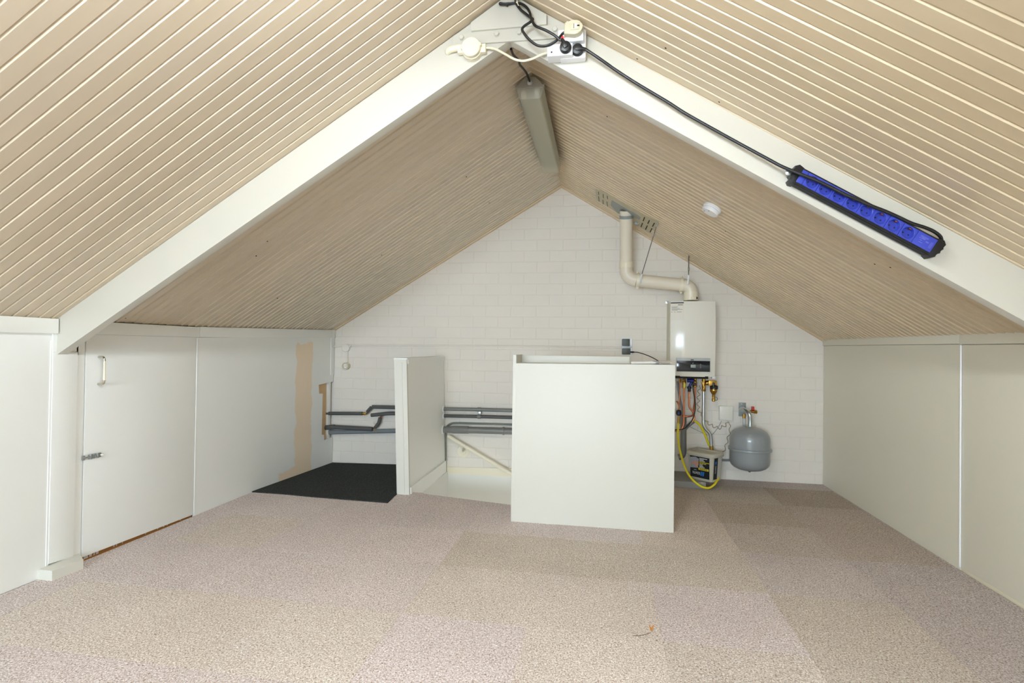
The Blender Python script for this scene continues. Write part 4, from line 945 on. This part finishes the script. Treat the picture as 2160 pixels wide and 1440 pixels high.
# plinth and bucket
ZP = .048
u0 = HX1+.02
b = MB(); fpz = FF.uv(1489, 1031); b.box(FF, HX1+.03, fpz[0], fpz[1], ybw(.8)-.006, 0, ZP, .002)
pn = b.build('plinth', m_plinth); pn['label'] = 'low grey plinth board on the floor under the boiler'; pn['category'] = 'plinth'
yb = 4.325
bc = hit(1483, 1004, (0, 0, 1), (0, 0, ZP)); bc = Vector((bc.x, yb, ZP))
cL, cR, cB = pf(1452, 1000, yb-.05), pf(1513, 1000, yb-.03), pf(1497, 1010, yb-.11)
bk_ = thing('paint_bucket', 'lidded plastic bucket with black product label on the grey plinth', 'bucket', bc)
hb = pf(1480, 955, yb-.08).z-ZP
rotb = math.radians(-41)
def rrect(a, c, r, n=5):
    out = []
    for sx, sy, a0 in ((1, 1, 0), (-1, 1, 90), (-1, -1, 180), (1, -1, 270)):
        for k in range(n+1):
            t = math.radians(a0+90*k/n); out.append((sx*(a-r)+r*math.cos(t), sy*(c-r)+r*math.sin(t)))
    return out
FK = Fr(bc, (math.cos(rotb), math.sin(rotb), 0), (-math.sin(rotb), math.cos(rotb), 0))
def loft(secs, name, m, parent, **kw):
    b = MB(); rings = [[b.bm.verts.new(FK.at(x, y, h)) for x, y in s] for s, h in secs]; n = len(rings[0])
    for A, B in zip(rings, rings[1:]):
        for k in range(n): b.bm.faces.new((A[k], A[(k+1) % n], B[(k+1) % n], B[k]))
    b.bm.faces.new(rings[0][::-1]); b.bm.faces.new(rings[-1]); return b.build(name, m, parent, **kw)
ba, bcx = .108, .080
hb = .198
loft([(rrect(ba*.90, bcx*.90, .022), 0), (rrect(ba, bcx, .026), hb)], 'tub', m_bucket, bk_, sharp=50)
loft([(rrect(ba+.010, bcx+.010, .034), hb-.012), (rrect(ba+.013, bcx+.013, .036), hb-.004), (rrect(ba+.012, bcx+.012, .036), hb+.010), (rrect(ba+.004, bcx+.004, .032), hb+.017), (rrect(ba-.010, bcx-.010, .026), hb+.015), (rrect(ba-.014, bcx-.014, .024), hb+.008)], 'lid', m_bucket, bk_, sharp=50)
# label wrapped on front and right side; front face frame follows the taper
def face(sx):
    t = (1-.90)/hb
    if sx == 'front':
        o = FK.at(0, -bcx*.90-.0012, 0); return Fr(o, FK.u, (FK.w-FK.v*(bcx*.10/hb)))
    o = FK.at(ba*.90+.0012, 0, 0); return Fr(o, FK.v, (FK.w+FK.u*(ba*.10/hb)))
A_, S_ = face('front'), face('side')
zl0, zl1 = .018, hb-.018
fl_ = MB().prism(A_, [(-ba*.74, zl0), (ba*.745, zl0), (ba*.77, zl1), (-ba*.76, zl1)], 0, .0008).build('front_label', m_label, bk_, flat=True)
sl2 = MB().prism(S_, [(-bcx*.66, zl0), (-.004, zl0), (-.002, zl1), (-bcx*.68, zl1)], 0, .0008).build('side_label', m_label, bk_, flat=True)
MB().prism(S_, [(-.003, zl0), (bcx*.62, zl0), (bcx*.64, zl1), (-.001, zl1)], 0, .0008).build('pale_side_label', m_pale, bk_, flat=True)
H = zl1-zl0; Lw = ba*1.5; LX = -ba*.75
def lp(x, y): return (LX+Lw*x, zl0+H*y)
MB().prism(A_, [lp(0, .42), lp(.42, .46), lp(.46, .90), lp(.30, .97), lp(0, .92)], .0008, .0011).build('label_photo', m_photo1, fl_, flat=True)
MB().prism(A_, [lp(.06, .62), lp(.16, .58), (lp(.28, .62)), lp(.30, .52), lp(.40, .50), lp(.45, .62), lp(.45, .78), lp(.30, .76), lp(.18, .72), lp(.08, .70)], .0011, .0014).build('label_photo_hands', m_photo2, fl_, flat=True)
b = MB()
for i, (y, x1) in enumerate(((.93, .90), (.87, .72), (.81, .74), (.63, .66), (.57, .70), (.515, .72))):
    x = .49
    while x < x1: w_ = random.choice((.03, .045, .025)); b.prism(A_, [lp(x, y-.016), lp(x+w_, y-.016), lp(x+w_, y+.016), lp(x, y+.016)], .0008, .0011); x += w_+.012
b.prism(A_, [lp(.20, .34), lp(.34, .34), lp(.34, .355), lp(.20, .355)], .0008, .0011)
b.build('white_lettering', m_printwhite, fl_, flat=True, kind='stuff')
b = MB()
for y, x1 in ((.75, .95), (.69, .82)):
    x = .49
    while x < x1: w_ = random.choice((.03, .045, .025)); b.prism(A_, [lp(x, y-.018), lp(x+w_, y-.018), lp(x+w_, y+.018), lp(x, y+.018)], .0008, .0011); x += w_+.012
b.build('yellow_lettering', m_printyellow, fl_, flat=True, kind='stuff')
yb_ = MB().prism(A_, [lp(.44, .38), lp(.97, .38), lp(.97, .475), lp(.44, .475)], .0008, .0012).build('yellow_bar', m_printyellow, fl_, flat=True)
b = MB()
x = .49
while x < .90: w_ = random.choice((.022, .03)); b.prism(A_, [lp(x, .405), lp(x+w_, .405), lp(x+w_, .45), lp(x, .45)], .0012, .0014); x += w_+.012
b.build('bar_lettering', m_label, fl_, flat=True, kind='stuff')
text_on(A_, *lp(.325, .205), .0012, H*.17, "PALLWOOD", m_printwhite, 'brand_lettering', fl_, sx=.42)
b = MB()
for x0, x1 in ((.545, .63), (.655, .73)): b.prism(A_, [lp(x0-.02, .11), lp(x1-.02, .11), lp(x1+.02, .31), lp(x0+.02, .31)], .0008, .0011)
b.prism(A_, [lp(.56, .19), lp(.70, .19), lp(.71, .23), lp(.57, .23)], .0008, .0011); b.build('blue_mark', m_printblue, fl_, flat=True)
b = MB(); b.prism(S_, [(-.040, zl0+H*.72), (-.018, zl0+H*.72), (-.018, zl0+H*.84), (-.040, zl0+H*.84)], .0008, .0011); b.build('side_blue_mark', m_printblue, sl2, flat=True)
text_on(S_, -.029, zl0+H*.46, .0012, .018, "PALLWOOD", m_printwhite, 'side_lettering', sl2, sx=.6, rot=math.radians(90))

# ================================================================ STAIRWELL PIPES, HANDRAIL
def straight(name, label, m, pts, r, off, cat='pipe', group=None, seg=16): return pipe(name, label, m, pts, r, seg, 0, off, cat, group)
PXL = 932
a = straight('grey_water_pipe', 'upper of the two dark grey pipes over the stairwell', m_pvc, [(928, 861.9), (1000, 863.3), (1110, 866.3)], .0155, .055, group='paired grey pipes over the stairs')
MB().tube(path(FB, [(1007.5, 863.5, .055), (1014, 863.6, .055)]), .0195, 16).build('pipe_clip', m_pvc, a)
MB().box(FB, *rect(FB, 1007.8, 867.5, 1013.8, 874, .062), .03, .062, .002).build('clip_bridge', m_steel, a)
a2 = straight('grey_water_pipe', 'lower of the two dark grey pipes over the stairwell', m_foam, [(928, 876.4), (1000, 878), (1110, 881)], .0150, .055, group='paired grey pipes over the stairs')
MB().tube(path(FB, [(1007.5, 878.2, .055), (1014, 878.4, .055)]), .019, 16).build('pipe_clip', m_pvc, a2)
w = straight('waste_pipe', 'thick grey waste pipe with coupling over the handrail', m_pvc, [(922, 905.5), (1000, 907), (1110, 910)], .0285, .075)
MB().tube(path(FB, [(952, 905.8, .075), (957, 906, .075), (988, 906.6, .075)]), [.030, .0325, .0325], 20).build('coupling', m_pvc, w)
cl_ = MB().tube(path(FB, [(1060.5, 908.6, .075), (1064, 908.7, .075)]), .034, 18).build('pipe_clip', m_pvc, w)
pipe('conduit', 'thin green grey conduit bending down beside the stairwell corner', m_conduit, [(1100, 896, .03), (1060, 894.6, .03), (1000, 893, .03), (962, 892, .03), (950, 894, .03), (942.5, 900, .03), (939.7, 908, .03), (939.5, 930, .03), (940, 980, .03), (940.5, 1036, .03), (940.7, 1062, .03)], .0092, 12, 5, .03, 'conduit')
# escutcheons on the partition: built with the partition below
hr = thing('handrail', 'cream round handrail sloping down into the stairwell', 'handrail', FB.pt(946, 919, .075))
MB().tube(path(FB, [(944.5, 918, .075), (946.5, 919.5, .075), (1000, 951.5, .075), (1082, 1000.5, .075), (1110, 1018, .075)]), [.012, .0165, .0175, .0175, .0175], 20).build('rail', m_flue2, hr)
f = FB.sp(977.6, 951.5, 0); MB().lathe(f, [(.0560, 0), (.0560, .004), (.054, .006), (.025, .006), (.023, .010), (0, .010)], 32).build('rail_disc', m_flue2, hr)
MB().tube(spline(path(FB, [(977.6, 951, .008), (976.2, 951, .035), (976.6, 948, .062), (978.5, 942, .072)]), 4), .006, 10).box(FB.sp(978.5, 940.5, .072, -.55), -.014, .014, -.003, .002, -.012, .012, .002).build('rail_hook', m_steel, hr)
b = MB(); b.prism(FB, [FB.uv(*p, .02) for p in ((930.5, 1040), (933, 1000), (937, 1000), (936.5, 1041))], .004, .03, bev=.003)
o = b.build('cable_trunking', m_white); o['label'] = 'short white cable trunking in the stairwell corner'; o['category'] = 'trunking'

# left insulated pipes
o1 = .06
G_ = 'foam clad pipes at the left of the brick wall'
p = straight('foam_pipe', 'straight foam clad pipe coming level out of the left wall', m_foam, [(681, 871.6, o1), (764.5, 872)], .0155, o1)
b = MB(); b.tube(spline(path(FB, [(764, 872, o1), (772, 872.5, o1), (776, 869, o1), (779, 864, o1)]), 4), [.012]*4+[.008]*9, 10); b.build('bare_elbow', m_brass, p)
MB().tube(path(FB, [(774.3, 868.5, o1), (783.2, 858.3, o1)]), .0145, 14).build('elbow_foam', m_foam, p)
p = pipe('foam_pipe', 'upper foam clad pipe running right from the bare elbow', m_foam, [(785, 857.8, o1), (800, 858.2), (833, 859), (850, 859.3)], .0165, 16, 0, o1)
p = pipe('foam_pipe', 'middle foam clad pipe with open left end above the copper bend', m_foam, [(783, 875.3, o1), (797, 874), (815.6, 872), (833, 871.8), (850, 872)], .0165, 16, 4, o1)
MB().tube(spline(path(FB, [(808, 874, o1), (804.5, 877, o1), (801.5, 881, o1), (798.5, 891.5, o1), (790, 902, o1), (785, 904, o1)]), 4), .0065, 10).build('copper_bend', m_copper, p)
b = MB(); b.tube(path(FB, [(801.7, 880.5, o1), (798.7, 892.5, o1)]), .0150, 14); b.tube(path(FB, [(798.6, 892, o1), (791.4, 901.5, o1)]), .0150, 14); b.build('bend_foam', m_foam, p)
b = MB(); b.tube(path(FB, [(788, 904, o1+.018), (796, 914, o1+.02)]), .0014, 6); b.tube(path(FB, [(793.5, 894.5, o1+.01), (788, 890, o1+.014)]), .0012, 6); b.tube(path(FB, [(793, 896, o1+.01), (787.4, 893, o1+.014)]), .0012, 6); b.build('tie_wire', m_brass, p)
p = pipe('foam_pipe', 'lower thick foam clad pipe lying on the grey plastic pipe', m_foam, [(681, 902, .074), (703, 900.6), (745, 902.5), (785.6, 904.8)], .0185, 16, 4, .074)
MB().tube(path(FB, [(683, 901.6, .074), (706, 900.2, .074)]), .0215, 16).build('foam_sleeve', m_foam, p)
straight('plastic_pipe', 'grey blue plastic drain pipe lowest at the left brick wall', m_pvclight, [(684, 911.5), (760, 910), (850, 908)], .0200, .042)

# ================================================================ PARTITION
XP0, XP1 = -1.338, -1.252          # foot of the post
YP0 = 3.566; HP = .952; LEAN = -.036
pa = thing('half_wall', 'white half height partition wall beside the stair opening', 'partition', ((XP0+XP1)/2, YP0, 0))
FP = Fr((0, YP0, 0), (1, 0, 0), (-.0 + LEAN/HP, 0, 1))
yb2 = ybw(-1.3)-.006
def lean(x, y, z): return Vector((x+LEAN*z/HP-.020*(y-YP0)/(yb2-YP0), y, z))
def lbox(b, x0, x1, y0, y1, z0, z1, mi=0):
    vs = [b.bm.verts.new(lean(x, y, z)) for z in (z0, z1) for (x, y) in ((x0, y0), (x1, y0), (x1, y1), (x0, y1))]
    fs = [(0, 3, 2, 1), (4, 5, 6, 7)]+[(i, (i+1) % 4, 4+(i+1) % 4, 4+i) for i in range(4)]
    for f_ in fs: b.bm.faces.new([vs[i] for i in f_]).material_index = mi
    return b
lbox(MB(), XP0, XP1, YP0+.02, yb2, -.02, HP-.004).build('wall_panel', m_panel, pa, flat=True)
b = MB(); lbox(b, XP0-.004, XP1+.003, YP0, YP0+.022, -.002, HP+.006); b.build('end_post', m_guard, pa, flat=True)
b = MB(); lbox(b, XP0+.016, XP1-.030, YP0-.004, YP0, .0, HP-.022); b.build('post_fillet', m_guard, pa, flat=True)
b = MB(); lbox(b, XP1, XP1+.008, YP0+.022, yb2, HP-.030, HP+.001); b.build('top_lath', m_panel, pa, flat=True)
b = MB(); lbox(b, XP1, XP1+.010, YP0+.022, yb2, -.055, .045); b.build('base_board', m_panel, pa, flat=True)
b = MB(); lbox(b, XP0-.004, XP1+.009, YP0-.002, yb2, HP+.001, HP+.010); b.build('top_board', m_panel, pa, flat=True)
for (x, y, off, r) in ((932.5, 862, .055, .030), (932.5, 876.5, .055, .027), (927, 905.6, .075, .042)):
    pnt = FB.pt(x, y, off); xw = lean(XP1, pnt.y, pnt.z).x; FE = Fr((xw, pnt.y, pnt.z), (0, 1, 0), (0, 0, 1))
    MB().lathe(FE, [(r, .0), (r, .004), (r*.8, .008), (r*.62, .008)], 24).build('pipe_rosette', m_white, pa)

# ================================================================ STAIR GUARD BOX
YG = 3.160; X0g, X1g = -.4475, .497; ZG = .953
gb = thing('stair_guard', 'large white boxed guard panel with ledge in front of the stairs', 'guard panel', ((X0g+X1g)/2, YG, 0))
FGd = Fr((0, YG, 0), (1, 0, 0), (0, 0, 1))
MB().prism(FGd, [(X0g, -.012), (X1g, -.0005), (X1g, ZG+.008), (X0g, ZG)], -.018, 0, bev=.002).build('front_panel', m_guard, gb)
b = MB(); b.box(FGd, X0g+.018, X1g-.001, .0, ZG-.018, -.25, -.019); b.build('carcass', m_guard, gb, flat=True)
b = MB(); b.prism(FGd, [(X0g+.002, ZG-.016), (X1g-.003, ZG-.010), (X1g-.003, ZG+.006), (X0g+.002, ZG-.001)], -.25, -.0185); b.build('ledge', m_guard, gb, flat=True)
b = MB(); b.box(FGd, X0g-.003, X0g+.018, 0, 1.004, -.25, .0005, .002); b.build('left_rim', m_guard, gb)
ur = hit(1328, 758, (0, 1, 0), (0, YG+.21, 0)).x; zr = hit(1220, 750.5, (0, 1, 0), (0, YG+.21, 0)).z
b = MB(); b.box(FGd, X0g+.0185, ur, ZG-.001, zr, -.232, -.21, .002); b.build('back_rim', m_guard, gb)
# papers on the ledge
q = hit(1370, 765, (0, 1, 0), (0, YG+.12, 0)); fz = Fr((0, YG+.12, ZG+.008), (1, 0, 0), (0, 1, 0))
x0, x1 = hit(1331, 766, (0, 1, 0), (0, YG+.12, 0)).x, hit(1417, 766, (0, 1, 0), (0, YG+.12, 0)).x
rp = thing('rolled_papers', 'white rolled papers with grey band lying on the ledge', 'paper', ((x0+x1)/2, YG+.12, ZG+.007))
bx_ = x0+(x1-x0)*.68
MB().tube([(x0, YG+.10, ZG+.012), (bx_, YG+.12, ZG+.017)], .0085, 14).build('roll', m_paper, rp)
b = MB(); b.slab([(bx_-.02, YG+.09, ZG+.019), (x1, YG+.08, ZG+.020), (x1, YG+.16, ZG+.028), (bx_-.02, YG+.15, ZG+.025)], .0012); b.slab([(bx_-.02, YG+.09, ZG+.013), (x1-.01, YG+.08, ZG+.011), (x1-.005, YG+.16, ZG+.014), (bx_-.02, YG+.15, ZG+.015)], .0012); b.build('loose_sheets', m_paper, rp, flat=True)
MB().tube([(bx_-.035, YG+.118, ZG+.0165), (bx_+.002, YG+.1205, ZG+.0172)], .0098, 14).build('grey_band', m_printgrey, rp)

# ================================================================ BLACK CARPET, LEAF
b = MB()
xs_ = [xL+.002, -2.1, -1.9, -1.7, -1.5, -1.342]
def mz(x, y):
    t = max(0, (y-3.4)/1.1); s = (x-xL)/1.0; return .006+t*(-.034+.020*s)
fr_edge = [3.386, 3.382, 3.366, 3.358, 3.350, 3.346]; n = 10
grid = []
for i, x in enumerate(xs_):
    y0 = fr_edge[i]; y1 = ybw(x)-.004
    grid.append([b.bm.verts.new((x+(.026*(1-j/2) if i == 5 and j < 2 else 0), y0+(y1-y0)*j/n, mz(x, y0+(y1-y0)*j/n))) for j in range(n+1)])
low = [[b.bm.verts.new(v.co-Vector((0, 0, .007))) for v in r] for r in grid]
for i in range(5):
    for j in range(n):
        b.bm.faces.new((grid[i][j], grid[i+1][j], grid[i+1][j+1], grid[i][j+1])); b.bm.faces.new((low[i][j], low[i][j+1], low[i+1][j+1], low[i+1][j]))
for i in range(5):
    b.bm.faces.new((grid[i][0], low[i][0], low[i+1][0], grid[i+1][0])); b.bm.faces.new((grid[i][n], grid[i+1][n], low[i+1][n], low[i][n]))
for j in range(n):
    b.bm.faces.new((grid[0][j], grid[0][j+1], low[0][j+1], low[0][j])); b.bm.faces.new((grid[5][j], low[5][j], low[5][j+1], grid[5][j+1]))
o = b.build('black_carpet', m_blackcarpet, flat=True); o['label'] = 'black carpet piece in the back corner left of the partition'; o['category'] = 'carpet'
lp_ = hit(1374, 1328, (0, 0, 1), (0, 0, .004))
lf_ = thing('dry_leaf', 'small curled orange dry leaf with thin stem on the carpet', 'leaf', lp_)
b = MB(); f = Fr(lp_+Vector((0, 0, .003)), (1, 0, 0), (0, 1, 0))
pts = [(-.004, -.010, 0), (.003, -.006, .002), (.006, .004, .006), (.012, .014, .012), (.006, .012, .008), (0, .004, .002), (-.006, .010, .008), (-.010, .008, .012), (-.006, -.002, .004)]
V_ = [b.bm.verts.new(f.at(*p)) for p in pts]; b.bm.faces.new(V_[:6]); b.bm.faces.new([V_[5], V_[6], V_[7], V_[8], V_[0]])
V2 = [b.bm.verts.new(f.at(p[0]+.0005, p[1]+.0008, p[2]-.0008)) for p in pts]; b.bm.faces.new(V2[:6][::-1]); b.bm.faces.new([V2[0], V2[8], V2[7], V2[6], V2[5]])
for i in range(9):
    if i in (5, ): pass
    b.bm.faces.new((V_[i], V_[(i+1) % 9], V2[(i+1) % 9], V2[i]))
b.build('blade', m_leaf, lf_)
st0 = [hit(x, y, (0, 0, 1), (0, 0, .003)) for x, y in ((1372.5, 1334), (1362, 1337), (1350, 1340), (1335.5, 1340.5))]
MB().tube(spline(st0, 4), .0009, 6).build('stem', m_stem, lf_)
